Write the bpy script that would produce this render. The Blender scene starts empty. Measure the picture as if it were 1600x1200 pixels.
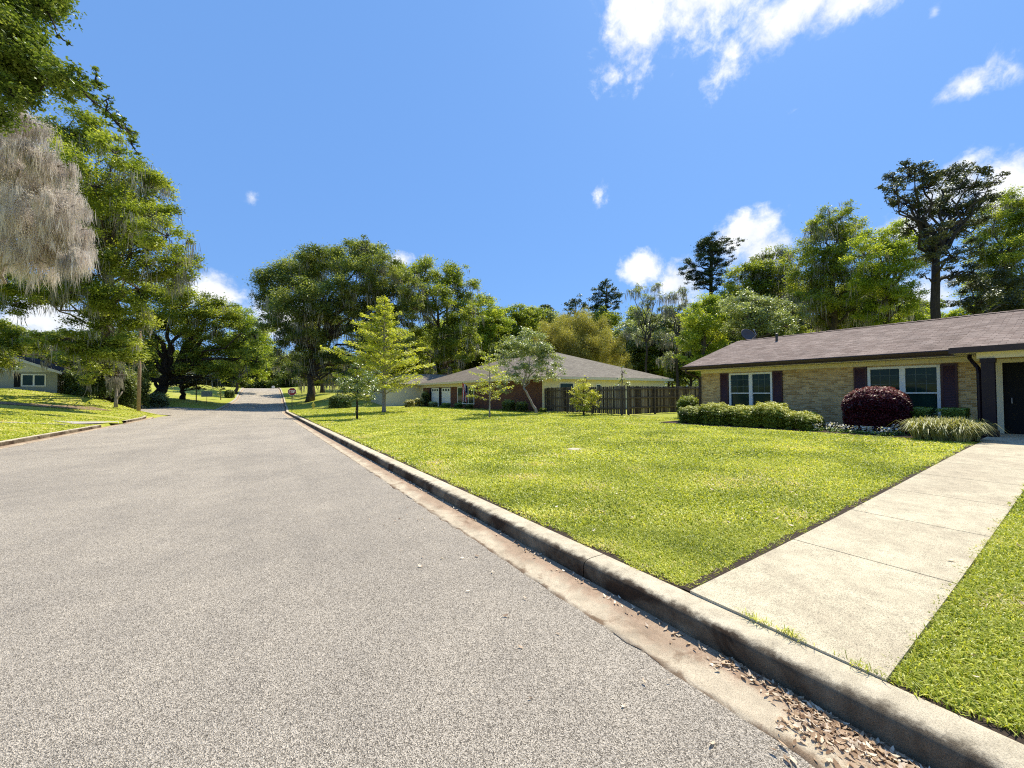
import bpy, math, random
import numpy as np
from mathutils import Vector, Matrix

C = bpy.context.scene.collection
R = math.radians
rng = np.random.default_rng(7)
random.seed(7)

# ------------------------------------------------------------------ camera
EXPO = .9; DENOISE = False
CAM = np.array([0.0, 0.0, 1.6])
F = 606.0
yaw, pitch, roll = R(33.2), R(1.23), R(0.35)
fwd = np.array([math.sin(yaw)*math.cos(pitch), math.cos(yaw)*math.cos(pitch), math.sin(pitch)])
r0 = np.array([math.cos(yaw), -math.sin(yaw), 0.0])
u0 = np.cross(r0, fwd)
right = r0*math.cos(roll) - u0*math.sin(roll)
up = np.cross(right, fwd)

def W(px, py, t):
    """world point that the photo shows at (px,py), t metres deep"""
    return CAM + t*(fwd + (px-800)/F*right + (600-py)/F*up)

def S(a, b, v):
    v = np.clip((np.asarray(v, float)-a)/(b-a), 0, 1)
    return v*v*(3-2*v)

# ------------------------------------------------------------------ terrain
_ys = np.array([-60, 0, 47, 58, 72, 86, 107, 118, 140, 200, 500.])
_zs = np.array([.5, 0, -.38, -.42, -.05, .6, 2.6, 3.0, 2.7, 1.8, 1.8])
def _herm(y):
    y = np.asarray(y, float)
    m = np.gradient(_zs, _ys)
    m[0] = m[1] = -.008; m[2] = -.006
    i = np.clip(np.searchsorted(_ys, y)-1, 0, len(_ys)-2)
    h = _ys[i+1]-_ys[i]; s = np.clip((y-_ys[i])/h, 0, 1)
    return ((2*s**3-3*s**2+1)*_zs[i]+(s**3-2*s**2+s)*h*m[i]
            + (-2*s**3+3*s**2)*_zs[i+1]+(s**3-s**2)*h*m[i+1])
zr = _herm
def xr(y):   # asphalt edge on the right
    return np.interp(y, [-60, 46, 58, 86, 107, 300], [1.98, 1.98, 2.6, 3.6, 3.9, 4.2])
def xl(y):   # asphalt edge on the left
    return np.interp(y, [-60, 38, 46, 49, 58, 86, 107, 300], [-7.1, -7.1, -7.2, -6.6, -3.8, -2.9, -2.7, -2.6])
# side street axis
SA = np.array([-3.4, 49.9]); SD = np.array([-.5, .866]); SN = np.array([.866, .5])
def street_d(x, y):
    a = (x-SA[0])*SD[0]+(y-SA[1])*SD[1]
    d = np.abs((x-SA[0])*SN[0]+(y-SA[1])*SN[1])
    return np.where(a > -1, d, 50.0), a
def zst(x, y):
    _, a = street_d(x, y)
    return zr(np.minimum(y, 58)) + .02*np.maximum(a, 0)
def ground(x, y):
    x = np.asarray(x, float); y = np.asarray(y, float)
    base = zr(y)
    er = x-(xr(y)+.62); el = (xl(y)-.62)-x
    h = .13
    zright = base+h+.18*S(0, 12, er)+.95*S(1, 7, er)*S(48, 66, y)*(1-S(80, 105, y)*.6)
    lb = .17*np.clip(el-.6, 0, 15) * (1-.45*S(56, 75, y)) * S(-5, 14, y)
    zleft = base+h+lb
    z = np.where(er > -.05, zright, np.where(el > -.05, zleft, base-.06))
    d, a = street_d(x, y)
    k = 1-S(3.7, 5.2, d)
    z = np.where(el > -.3, z*(1-k)+(zst(x, y)-.06)*k, z)
    return z
def G(px, py):
    """ground point seen at pixel"""
    d = fwd + (px-800)/F*right + (600-py)/F*up
    t = 1.0
    for _ in range(4000):
        p = CAM+d*t
        if p[2] <= ground(p[0], p[1]): return p
        t *= 1.004
        if t > 300: break
    return CAM+d*60
def at(x, y, dz=0): return np.array([x, y, float(ground(x, y))+dz])
def yon(px, X, depth=False):
    """y on the plane x = X seen at column px (eye level)"""
    d = fwd + (px-800)/F*right
    return d[1]/d[0]*X

# ------------------------------------------------------------------ mesh helpers
def mk(name, verts, faces, mat, parent=None, rnd=None, smooth=False):
    me = bpy.data.meshes.new(name)
    verts = np.asarray(verts, np.float32).reshape(-1, 3)
    if isinstance(faces, np.ndarray):
        nf, k = faces.shape
        me.vertices.add(len(verts)); me.vertices.foreach_set('co', verts.ravel())
        me.loops.add(nf*k); me.loops.foreach_set('vertex_index', faces.astype(np.int32).ravel())
        me.polygons.add(nf)
        me.polygons.foreach_set('loop_start', np.arange(0, nf*k, k, dtype=np.int32))
        me.update(calc_edges=True)
    else:
        me.from_pydata([tuple(map(float, v)) for v in verts], [], [tuple(f) for f in faces])
        me.update()
    if rnd is not None:
        a = me.attributes.new('rnd', 'FLOAT', 'POINT' if len(rnd) == len(verts) else 'FACE'); a.data.foreach_set('value', np.asarray(rnd, np.float32))
    if smooth: me.polygons.foreach_set('use_smooth', np.ones(len(me.polygons), bool))
    if mat is not None: me.materials.append(mat)
    o = bpy.data.objects.new(name, me); C.objects.link(o)
    if parent is not None: o.parent = parent
    return o
def tag(o, label=None, cat=None, group=None, kind=None):
    if label: o['label'] = label
    if cat: o['category'] = cat
    if group: o['group'] = group
    if kind: o['kind'] = kind
    return o
def empty(name, label, cat, group=None):
    o = bpy.data.objects.new(name, None); C.objects.link(o)
    return tag(o, label, cat, group)
def settle(root, p):
    """put the empty at the base; parts were built in world coordinates"""
    root.location = Vector(p)
    for ch in root.children: ch.matrix_parent_inverse = Matrix.Translation(-Vector(p))
class MB:
    def __init__(s): s.v = []; s.f = []; s.r = []
    def add(s, vs, fs, r=.5):
        n = len(s.v); s.v += [tuple(map(float, v)) for v in vs]; s.f += [tuple(i+n for i in f) for f in fs]; s.r += [r]*len(fs)
    def box(s, x0, x1, y0, y1, z0, z1, r=.5):
        s.add([(x0,y0,z0),(x1,y0,z0),(x1,y1,z0),(x0,y1,z0),(x0,y0,z1),(x1,y0,z1),(x1,y1,z1),(x0,y1,z1)],
              [(0,3,2,1),(4,5,6,7),(0,1,5,4),(1,2,6,5),(2,3,7,6),(3,0,4,7)], r)
    def tube(s, pts, rad, n=6, r=.5, cap=True):
        pts = [np.asarray(p, float) for p in pts]
        rad = [rad]*len(pts) if np.isscalar(rad) else rad
        b = len(s.v); last = None
        for i, p in enumerate(pts):
            d = pts[min(i+1, len(pts)-1)]-pts[max(i-1, 0)]; d = d/(np.linalg.norm(d)+1e-9)
            a = np.cross(d, [0, 0, 1.]) if abs(d[2]) < .95 else np.cross(d, [1., 0, 0])
            if last is not None: a = last-d*np.dot(last, d)
            a = a/(np.linalg.norm(a)+1e-9); last = a; c = np.cross(d, a)
            for k in range(n):
                an = 2*math.pi*k/n; s.v.append(tuple(p+rad[i]*(math.cos(an)*a+math.sin(an)*c)))
        for i in range(len(pts)-1):
            for k in range(n):
                s.f.append((b+i*n+k, b+i*n+(k+1)%n, b+(i+1)*n+(k+1)%n, b+(i+1)*n+k)); s.r.append(r)
        if cap:
            s.f.append(tuple(b+k for k in range(n))[::-1]); s.r.append(r)
            s.f.append(tuple(b+(len(pts)-1)*n+k for k in range(n))); s.r.append(r)
    def lathe(s, c, prof, n=16, r=.5):
        b = len(s.v)
        for (rr, z) in prof:
            for k in range(n):
                an = 2*math.pi*k/n; s.v.append((c[0]+rr*math.cos(an), c[1]+rr*math.sin(an), c[2]+z))
        for i in range(len(prof)-1):
            for k in range(n): s.f.append((b+i*n+k, b+i*n+(k+1)%n, b+(i+1)*n+(k+1)%n, b+(i+1)*n+k)); s.r.append(r)
        s.f.append(tuple(b+k for k in range(n))[::-1]); s.r.append(r)
        s.f.append(tuple(b+(len(prof)-1)*n+k for k in range(n))); s.r.append(r)
    def build(s, name, mat, parent=None, smooth=False):
        return mk(name, s.v, s.f, mat, parent, s.r, smooth)

# ------------------------------------------------------------------ materials
def newmat(name):
    m = bpy.data.materials.new(name); m.use_nodes = True
    nt = m.node_tree; nt.nodes.clear()
    return m, nt
class N:
    def __init__(s, nt): s.nt = nt
    def __call__(s, typ, **kw):
        n = s.nt.nodes.new(typ)
        for k, v in kw.items():
            if k.startswith('i_'):
                key = k[2:]; key = int(key) if key.isdigit() else key.replace('_', ' ')
                if isinstance(v, bpy.types.NodeSocket): s.nt.links.new(v, n.inputs[key])
                else: n.inputs[key].default_value = v
            else: setattr(n, k, v)
        return n
    def link(s, a, b): s.nt.links.new(a, b)
    def math(s, op, a, b=0.0, c=0.0, clamp=False):
        n = s.nt.nodes.new('ShaderNodeMath'); n.operation = op; n.use_clamp = clamp
        for i, v in enumerate((a, b, c)):
            if isinstance(v, bpy.types.NodeSocket): s.nt.links.new(v, n.inputs[i])
            else: n.inputs[i].default_value = v
        return n.outputs[0]
    def mix(s, f, a, b, mode='MIX'):
        n = s.nt.nodes.new('ShaderNodeMix'); n.data_type = 'RGBA'; n.blend_type = mode
        for i, v in ((0, f), (6, a), (7, b)):
            if isinstance(v, bpy.types.NodeSocket): s.nt.links.new(v, n.inputs[i])
            else: n.inputs[i].default_value = v if i == 0 else (*v[:3], 1)
        return n.outputs[2]
    def ramp(s, f, stops, interp='LINEAR'):
        n = s.nt.nodes.new('ShaderNodeValToRGB'); s.nt.links.new(f, n.inputs[0]); cr = n.color_ramp; cr.interpolation = interp
        while len(cr.elements) < len(stops): cr.elements.new(.5)
        for e, (p, c) in zip(cr.elements, stops):
            e.position = p; e.color = (*c[:3], 1) if not np.isscalar(c) else (c, c, c, 1)
        return n.outputs[0]
    def noise(s, scale, detail=4, rough=.55, vec=None, dist=0):
        n = s('ShaderNodeTexNoise', i_Scale=scale, i_Detail=detail, i_Roughness=rough, i_Distortion=dist)
        if vec is not None: s.link(vec, n.inputs['Vector'])
        return n.outputs['Fac']
    def pos(s, scale=None):
        p = s('ShaderNodeNewGeometry').outputs['Position']
        if scale is not None:
            p = s('ShaderNodeVectorMath', operation='MULTIPLY', i_0=p, i_1=scale).outputs[0]
        return p
    def out(s, sh, disp=None):
        o = s('ShaderNodeOutputMaterial'); s.link(sh, o.inputs[0])
    def bump(s, h, strength=.5, dist=.01):
        return s('ShaderNodeBump', i_Strength=strength, i_Distance=dist, i_Height=h).outputs[0]
    def pr(s, col, rough=.8, nrm=None, spec=.3, metal=0.0):
        b = s('ShaderNodeBsdfPrincipled', i_Roughness=rough, i_Metallic=metal)
        b.inputs['Specular IOR Level'].default_value = spec
        if isinstance(col, bpy.types.NodeSocket): s.link(col, b.inputs['Base Color'])
        else: b.inputs['Base Color'].default_value = (*col, 1)
        if nrm is not None: s.link(nrm, b.inputs['Normal'])
        return b.outputs[0]

def leafmat(name, dark, mid, light, trans=.35, gloss=.12, rough=.45, scale=.35, tint=(1.25, 1.25, .5), stops=(0, .5, 1), extra=None):
    m, nt = newmat(name); n = N(nt)
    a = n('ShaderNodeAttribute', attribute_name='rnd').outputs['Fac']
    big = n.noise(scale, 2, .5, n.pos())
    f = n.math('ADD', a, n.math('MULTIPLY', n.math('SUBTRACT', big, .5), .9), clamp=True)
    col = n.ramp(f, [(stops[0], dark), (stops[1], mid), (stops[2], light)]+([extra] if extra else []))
    d = n('ShaderNodeBsdfDiffuse', i_Color=col).outputs[0]
    tc = n.mix(1, col, tint, 'MULTIPLY')
    t = n('ShaderNodeBsdfTranslucent', i_Color=tc).outputs[0]
    g = n('ShaderNodeBsdfGlossy', i_Roughness=rough, i_Color=(.8, .85, .8, 1)).outputs[0]
    s1 = n('ShaderNodeMixShader', i_0=trans, i_1=d, i_2=t).outputs[0]
    fr = n('ShaderNodeFresnel', i_IOR=1.4).outputs[0]
    fg = n.math('MULTIPLY', fr, gloss*2.2, clamp=True)
    s2 = n('ShaderNodeMixShader', i_0=fg, i_1=s1, i_2=g).outputs[0]
    n.out(s2); return m

def plain(name, col, rough=.7, var=.15, scale=8, bump=0, spec=.3, metal=0.0):
    m, nt = newmat(name); n = N(nt)
    v = n.noise(scale, 5, .6, n.pos())
    c0 = tuple(c*(1-var) for c in col); c1 = tuple(min(1, c*(1+var)) for c in col)
    c = n.ramp(v, [(.3, c0), (.7, c1)])
    nr = n.bump(v, bump, .01) if bump else None
    n.out(n.pr(c, rough, nr, spec, metal)); return m

def brickmat(name, c1, c2, mortar, sx=.2, sz=.067, morts=.006, var=.35):
    m, nt = newmat(name); n = N(nt)
    p = n('ShaderNodeSeparateXYZ', i_0=n.pos())
    v = n('ShaderNodeCombineXYZ', i_0=n.math('ADD', p.outputs[0], p.outputs[1]), i_1=p.outputs[2]).outputs[0]
    b = n('ShaderNodeTexBrick', i_Vector=v, i_Scale=1.0, i_Mortar_Size=morts, i_Brick_Width=sx, i_Row_Height=sz, i_Mortar_Smooth=.2, i_Bias=0.0)
    b.inputs['Color1'].default_value = (*c1, 1); b.inputs['Color2'].default_value = (*c2, 1); b.inputs['Mortar'].default_value = (*mortar, 1)
    nz = n.noise(60, 4, .7, n.pos()); nb = n.noise(1.3, 3, .6, n.pos())
    c = n.mix(var, b.outputs['Color'], n.ramp(nz, [(.3, .25), (.7, 1.0)]), 'MULTIPLY')
    c = n.mix(.25, c, n.ramp(nb, [(.3, .6), (.7, 1.0)]), 'MULTIPLY')
    h = n.math('SUBTRACT', n.math('MULTIPLY', nz, .25), b.outputs['Fac'])
    n.out(n.pr(c, .85, n.bump(h, .8, .008))); return m

def shinglemat(name, c1, c2, axis=1, slopek=3.3):
    m, nt = newmat(name); n = N(nt)
    p = n('ShaderNodeSeparateXYZ', i_0=n.pos())
    v = n('ShaderNodeCombineXYZ', i_0=p.outputs[axis], i_1=n.math('MULTIPLY', p.outputs[2], slopek)).outputs[0]
    b = n('ShaderNodeTexBrick', i_Vector=v, i_Scale=1.0, i_Mortar_Size=.012, i_Brick_Width=.3, i_Row_Height=.14, i_Mortar_Smooth=.6)
    b.offset = .37
    b.inputs['Color1'].default_value = (*c1, 1); b.inputs['Color2'].default_value = (*c2, 1)
    b.inputs['Mortar'].default_value = (*[c*.72 for c in c1], 1)
    nz = n.noise(220, 2, .8, n.pos()); nb = n.noise(.6, 4, .65, n.pos(), .5)
    st = n.noise(3, 4, .6, n.pos((1, 1, .4)))
    c = n.mix(.55, b.outputs['Color'], n.ramp(nz, [(.35, .35), (.65, 1.0)]), 'MULTIPLY')
    c = n.mix(.3, c, n.ramp(nb, [(.35, .5), (.62, 1.0)]), 'MULTIPLY')
    c = n.mix(.45, c, n.ramp(st, [(.32, .4), (.6, 1.0)]), 'MULTIPLY')
    s2 = n.noise(9, 4, .7, n.pos((1, .35, 1)), .8)
    c = n.mix(.45, c, n.ramp(s2, [(.35, .45), (.56, 1.0)]), 'MULTIPLY')
    h = n.math('ADD', n.math('MULTIPLY', nz, .5), n.math('MULTIPLY', b.outputs['Fac'], -1.0))
    n.out(n.pr(c, .9, n.bump(h, .6, .01), .2)); return m

M = {}
M['oak'] = leafmat('oak_leaf', (.06, .09, .015), (.22, .28, .045), (.54, .56, .13), trans=.5, gloss=.02)
M['oakdark'] = leafmat('oak_dark_leaf', (.045, .07, .02), (.17, .215, .06), (.46, .49, .18), trans=.5, gloss=.02)
M['bright'] = leafmat('bright_leaf', (.11, .17, .025), (.32, .40, .055), (.66, .68, .15), trans=.5, gloss=.02)
M['magnolia'] = leafmat('glossy_leaf', (.05, .09, .02), (.14, .20, .04), (.34, .38, .12), trans=.4, gloss=.09, rough=.4)
M['olive'] = leafmat('olive_leaf', (.16, .16, .045), (.34, .32, .09), (.55, .50, .16), trans=.5, gloss=.04)
M['greyleaf'] = leafmat('grey_green_leaf', (.11, .14, .06), (.26, .31, .14), (.48, .52, .28), trans=.45, gloss=.06)
M['pine'] = leafmat('pine_needle', (.025, .045, .02), (.055, .085, .035), (.12, .15, .06), trans=.25, gloss=.04)
M['cypress'] = leafmat('cypress_needle', (.22, .30, .04), (.52, .54, .08), (.78, .76, .19), trans=.5, gloss=.03)
M['darktree'] = leafmat('sparse_dark_leaf', (.03, .038, .025), (.075, .09, .05), (.17, .18, .11), trans=.3, gloss=.06)
M['hedge'] = leafmat('hedge_leaf', (.07, .10, .012), (.36, .38, .045), (.80, .76, .15), trans=.35, gloss=.03)
M['loro'] = leafmat('burgundy_leaf', (.022, .005, .008), (.10, .014, .022), (.46, .13, .12), trans=.2, gloss=.03)
M['box'] = leafmat('boxwood_leaf', (.04, .08, .015), (.13, .22, .035), (.32, .42, .09), trans=.35, gloss=.05)
M['lirio'] = leafmat('border_grass_leaf', (.14, .16, .045), (.30, .30, .11), (.55, .51, .26), trans=.35, gloss=.03)
M['moss'] = leafmat('spanish_moss', (.18, .17, .135), (.34, .32, .26), (.54, .51, .43), trans=.4, gloss=.0, tint=(1, 1, .9))
M['mosspale'] = leafmat('pale_moss', (.40, .35, .31), (.72, .66, .59), (.95, .90, .85), trans=.5, gloss=.0, tint=(1, .97, .93))
M['flower'] = leafmat('white_petal', (.55, .5, .5), (.8, .76, .76), (.9, .88, .86), trans=.3, gloss=.02)
M['grass'] = leafmat('grass_blade', (.16, .21, .025), (.46, .50, .055), (.80, .78, .17), trans=.4, gloss=.02, scale=.8, stops=(0, .45, .88), extra=(1.0, (.80, .66, .38)))
M['dryleaf'] = leafmat('dry_leaf', (.20, .11, .06), (.50, .34, .21), (.82, .70, .55), trans=.2, gloss=.04)

def barkmat(name, c0, c1):
    m, nt = newmat(name); n = N(nt)
    v = n.noise(9, 6, .7, n.pos((1, 1, .25)), .4)
    n.out(n.pr(n.ramp(v, [(.3, c0), (.7, c1)]), .95, n.bump(v, 1, .05), .1)); return m
M['bark'] = barkmat('bark', (.035, .026, .02), (.14, .115, .09))
M['barkdark'] = barkmat('bark_dark', (.02, .016, .013), (.07, .058, .048))
M['barkpale'] = barkmat('bark_pale', (.16, .13, .11), (.42, .37, .32))

def asphalt():
    m, nt = newmat('asphalt'); n = N(nt)
    p = n.pos()
    vo = n('ShaderNodeTexVoronoi', i_Vector=p, i_Scale=215.0, i_Randomness=1.0)
    cr = n('ShaderNodeSeparateColor', i_0=vo.outputs['Color']).outputs[0]
    fine = n.noise(330, 2, .7, p); lump = n.noise(38, 4, .65, p); big = n.noise(.45, 5, .6, p); mid = n.noise(3.2, 4, .6, p)
    wheel = n.noise(.9, 3, .5, n.pos((1, .05, 1)))
    f = n.math('ADD', n.math('MULTIPLY', cr, .5), n.math('MULTIPLY', fine, .6))
    c = n.ramp(f, [(.27, (.085, .073, .057)), (.47, (.32, .28, .22)), (.78, (.77, .685, .555))])
    c = n.mix(.35, c, n.ramp(lump, [(.33, .5), (.6, 1.0)]), 'MULTIPLY')
    g = n.math('ADD', n.math('MULTIPLY', big, .5), n.math('ADD', n.math('MULTIPLY', mid, .25), n.math('MULTIPLY', wheel, .25)))
    c = n.mix(.75, c, n.ramp(g, [(.38, (.66, .655, .66)), (.6, (1.0, .985, .96))]), 'MULTIPLY')
    # rusty tint creeping in from the gutter
    h = n.math('SUBTRACT', vo.outputs['Distance'], n.math('MULTIPLY', fine, .2))
    n.out(n.pr(c, .88, n.bump(h, .9, .006), .25)); return m
M['asphalt'] = asphalt()

def concrete(name, base, stain, amt, dark=.5, spk=.5, scale=1.1):
    m, nt = newmat(name); n = N(nt); p = n.pos()
    st = n.noise(scale, 6, .65, p, .6); sp = n.noise(170, 3, .8, p); md = n.noise(7, 6, .7, p)
    pit = n('ShaderNodeTexVoronoi', i_Vector=p, i_Scale=42.0).outputs['Distance']
    c = n.mix(n.math('MULTIPLY', n.ramp(st, [(.38, 0), (.62, 1)]), amt), base, stain)
    c = n.mix(spk, c, n.ramp(sp, [(.38, .3), (.54, 1.0)]), 'MULTIPLY')
    c = n.mix(dark, c, n.ramp(md, [(.3, .5), (.6, 1.0)]), 'MULTIPLY')
    c = n.mix(.35, c, n.ramp(pit, [(.05, .35), (.2, 1.0)]), 'MULTIPLY')
    fl = n.noise(24, 4, .7, n.pos((1, 2.4, 1)), .3)
    c = n.mix(.4, c, n.ramp(fl, [(.3, .35), (.46, 1.0)]), 'MULTIPLY')
    h = n.math('ADD', sp, n.math('MULTIPLY', md, .6))
    n.out(n.pr(c, .9, n.bump(h, .5, .006), .25)); return m
M['walk'] = concrete('path_concrete', (.78, .685, .475), (.55, .46, .32), .7, .5, .95)
def zoned(name, ca, cb, stain, mode, spk=.6):
    m, nt = newmat(name); n = N(nt); p = n.pos()
    a = n('ShaderNodeAttribute', attribute_name='rnd').outputs['Fac']
    st = n.noise(1.4, 6, .65, p, .6); sp = n.noise(190, 3, .8, p); md = n.noise(9, 6, .7, p)
    if mode == 'kerb':   # shade painted into the vertical face along with grime, paler worn top
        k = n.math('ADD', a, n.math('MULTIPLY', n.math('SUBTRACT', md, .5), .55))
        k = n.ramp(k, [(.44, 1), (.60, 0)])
    else:                # pale worn lip, rusty channel
        k = n.math('ADD', a, n.math('MULTIPLY', n.math('SUBTRACT', st, .5), 1.5))
        k = n.math('ADD', k, n.math('MULTIPLY', n.math('SUBTRACT', md, .5), .7))
        k = n.ramp(k, [(.30, 0), (.62, 1)])
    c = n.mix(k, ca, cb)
    c = n.mix(n.math('MULTIPLY', n.ramp(st, [(.42, 0), (.66, 1)]), .55), c, stain)
    if mode == 'gutter':   # mud dried along the seam with the asphalt, and patches of it further in
        e = n.math('ADD', n.math('MULTIPLY', a, -3.2), n.math('MULTIPLY', n.noise(3.3, 5, .7, p, 1.0), 2.1))
        c = n.mix(n.math('MULTIPLY', n.ramp(e, [(.62, 0), (.98, 1)]), .8), c, (.20, .115, .06))
        pt = n.noise(2.1, 6, .75, p, 1.5)
        c = n.mix(n.math('MULTIPLY', n.ramp(pt, [(.55, 0), (.66, 1)]), .6), c, (.24, .145, .085))
    c = n.mix(spk, c, n.ramp(sp, [(.38, .3), (.54, 1.0)]), 'MULTIPLY')
    c = n.mix(.6, c, n.ramp(md, [(.3, .5), (.6, 1.0)]), 'MULTIPLY')
    n.out(n.pr(c, .95, n.bump(n.math('ADD', sp, md), .7, .008), .15)); return m
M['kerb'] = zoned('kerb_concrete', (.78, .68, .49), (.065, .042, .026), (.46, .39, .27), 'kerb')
M['gutter'] = zoned('gutter_concrete', (.70, .59, .42), (.50, .36, .25), (.44, .34, .23), 'gutter')
M['pale'] = concrete('pale_concrete', (.55, .52, .45), (.42, .36, .29), .6, .3)
M['soil'] = plain('soil', (.045, .03, .02), .95, .5, 40, .8)
M['mulch'] = plain('mulch', (.05, .032, .022), .95, .6, 25, 1)

def groundmat():
    m, nt = newmat('lawn_ground'); n = N(nt); p = n.pos()
    a = n.noise(55, 4, .75, p); b = n.noise(.55, 4, .6, p); c = n.noise(6, 5, .7, p)
    col = n.ramp(a, [(.25, (.12, .14, .02)), (.48, (.34, .38, .05)), (.75, (.58, .58, .11))])
    dry = n.ramp(b, [(.45, 0), (.66, 1)])
    col = n.mix(n.math('MULTIPLY', dry, .5), col, (.58, .50, .20))
    col = n.mix(.45, col, n.ramp(c, [(.3, .5), (.62, 1.0)]), 'MULTIPLY')
    # far woodland floor is brown leaf litter
    sp = n('ShaderNodeSeparateXYZ', i_0=p)
    n.out(n.pr(col, .95, n.bump(n.math('ADD', a, n.math('MULTIPLY', c, .4)), .9, .03), .1)); return m
M['ground'] = groundmat()

M['tanbrick'] = brickmat('tan_brick', (.42, .245, .08), (.78, .54, .24), (.74, .62, .42), var=.38)
M['redbrick'] = brickmat('red_brick', (.13, .045, .028), (.20, .08, .05), (.15, .11, .085), .2, .075, .008)
M['roof1'] = shinglemat('brown_shingle', (.26, .185, .15), (.43, .335, .28))
M['roof2'] = shinglemat('grey_shingle', (.25, .205, .155), (.34, .29, .22))  # darker, browner copy for the front slope, its shade mixed into the colour
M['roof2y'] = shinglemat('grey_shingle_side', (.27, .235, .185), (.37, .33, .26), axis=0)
M['cream'] = plain('cream_paint', (.68, .60, .42), .6, .06, 3)
M['creamwall'] = plain('cream_siding', (.74, .66, .42), .7, .06, 2)
M['white'] = plain('white_trim', (.78, .77, .72), .5, .05, 5)
M['brown'] = plain('dark_brown_trim', (.035, .017, .017), .45, .2, 6, 0, .4)
M['shutter'] = plain('burgundy_shutter', (.045, .010, .014), .5, .2, 6, 0, .4)
M['post'] = plain('purple_brown_paint', (.012, .005, .010), .5, .2, 6)
M['glass'] = plain('dark_window_glass', (.014, .036, .028), .08, .3, 2, 0, .22)
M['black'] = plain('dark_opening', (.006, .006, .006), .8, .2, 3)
M['muntin'] = plain('grey_muntin', (.10, .13, .12), .5)

def fencemat():
    m, nt = newmat('weathered_fence'); n = N(nt)
    a = n('ShaderNodeAttribute', attribute_name='rnd').outputs['Fac']; v = n.noise(9, 5, .7, n.pos((2, 2, .5)))
    f = n.math('ADD', n.math('MULTIPLY', a, .6), n.math('MULTIPLY', v, .5))
    n.out(n.pr(n.ramp(f, [(.2, (.03, .023, .018)), (.5, (.085, .066, .05)), (.85, (.24, .195, .145))]), .95, n.bump(v, .6, .01), .1)); return m
M['fence'] = fencemat()
M['pole'] = plain('pole_wood', (.30, .21, .14), .9, .3, 10, .5)
M['metal'] = plain('grey_metal', (.32, .32, .32), .45, .1, 5, 0, .5, .6)
M['dishgrey'] = plain('grey_dish', (.07, .06, .06), .6)
M['darkmetal'] = plain('dark_metal', (.05, .05, .045), .5, .1, 5, 0, .5, .4)
M['signred'] = plain('sign_red', (.20, .012, .015), .4, .1, 4)
M['signwhite'] = plain('sign_white', (.8, .8, .8), .4, .03)
M['signgreen'] = plain('sign_green', (.30, .34, .26), .5, .1)
M['flagred'] = plain('flag_red', (.5, .02, .03), .7, .05)
M['flagblue'] = plain('flag_blue', (.02, .03, .16), .7, .05)
M['hydrant'] = plain('hydrant_yellow', (.62, .50, .08), .5, .15)
M['siding3'] = plain('grey_green_wall', (.30, .31, .27), .8, .08, 3)
M['gable3'] = plain('pale_gable', (.55, .56, .55), .7, .06, 3)
M['metalroof'] = plain('dark_metal_roof', (.05, .058, .075), .35, .15, 3, 0, .6, .3)
M['pinkglass'] = plain('pale_pink_shade', (.75, .55, .55), .5)

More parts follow.
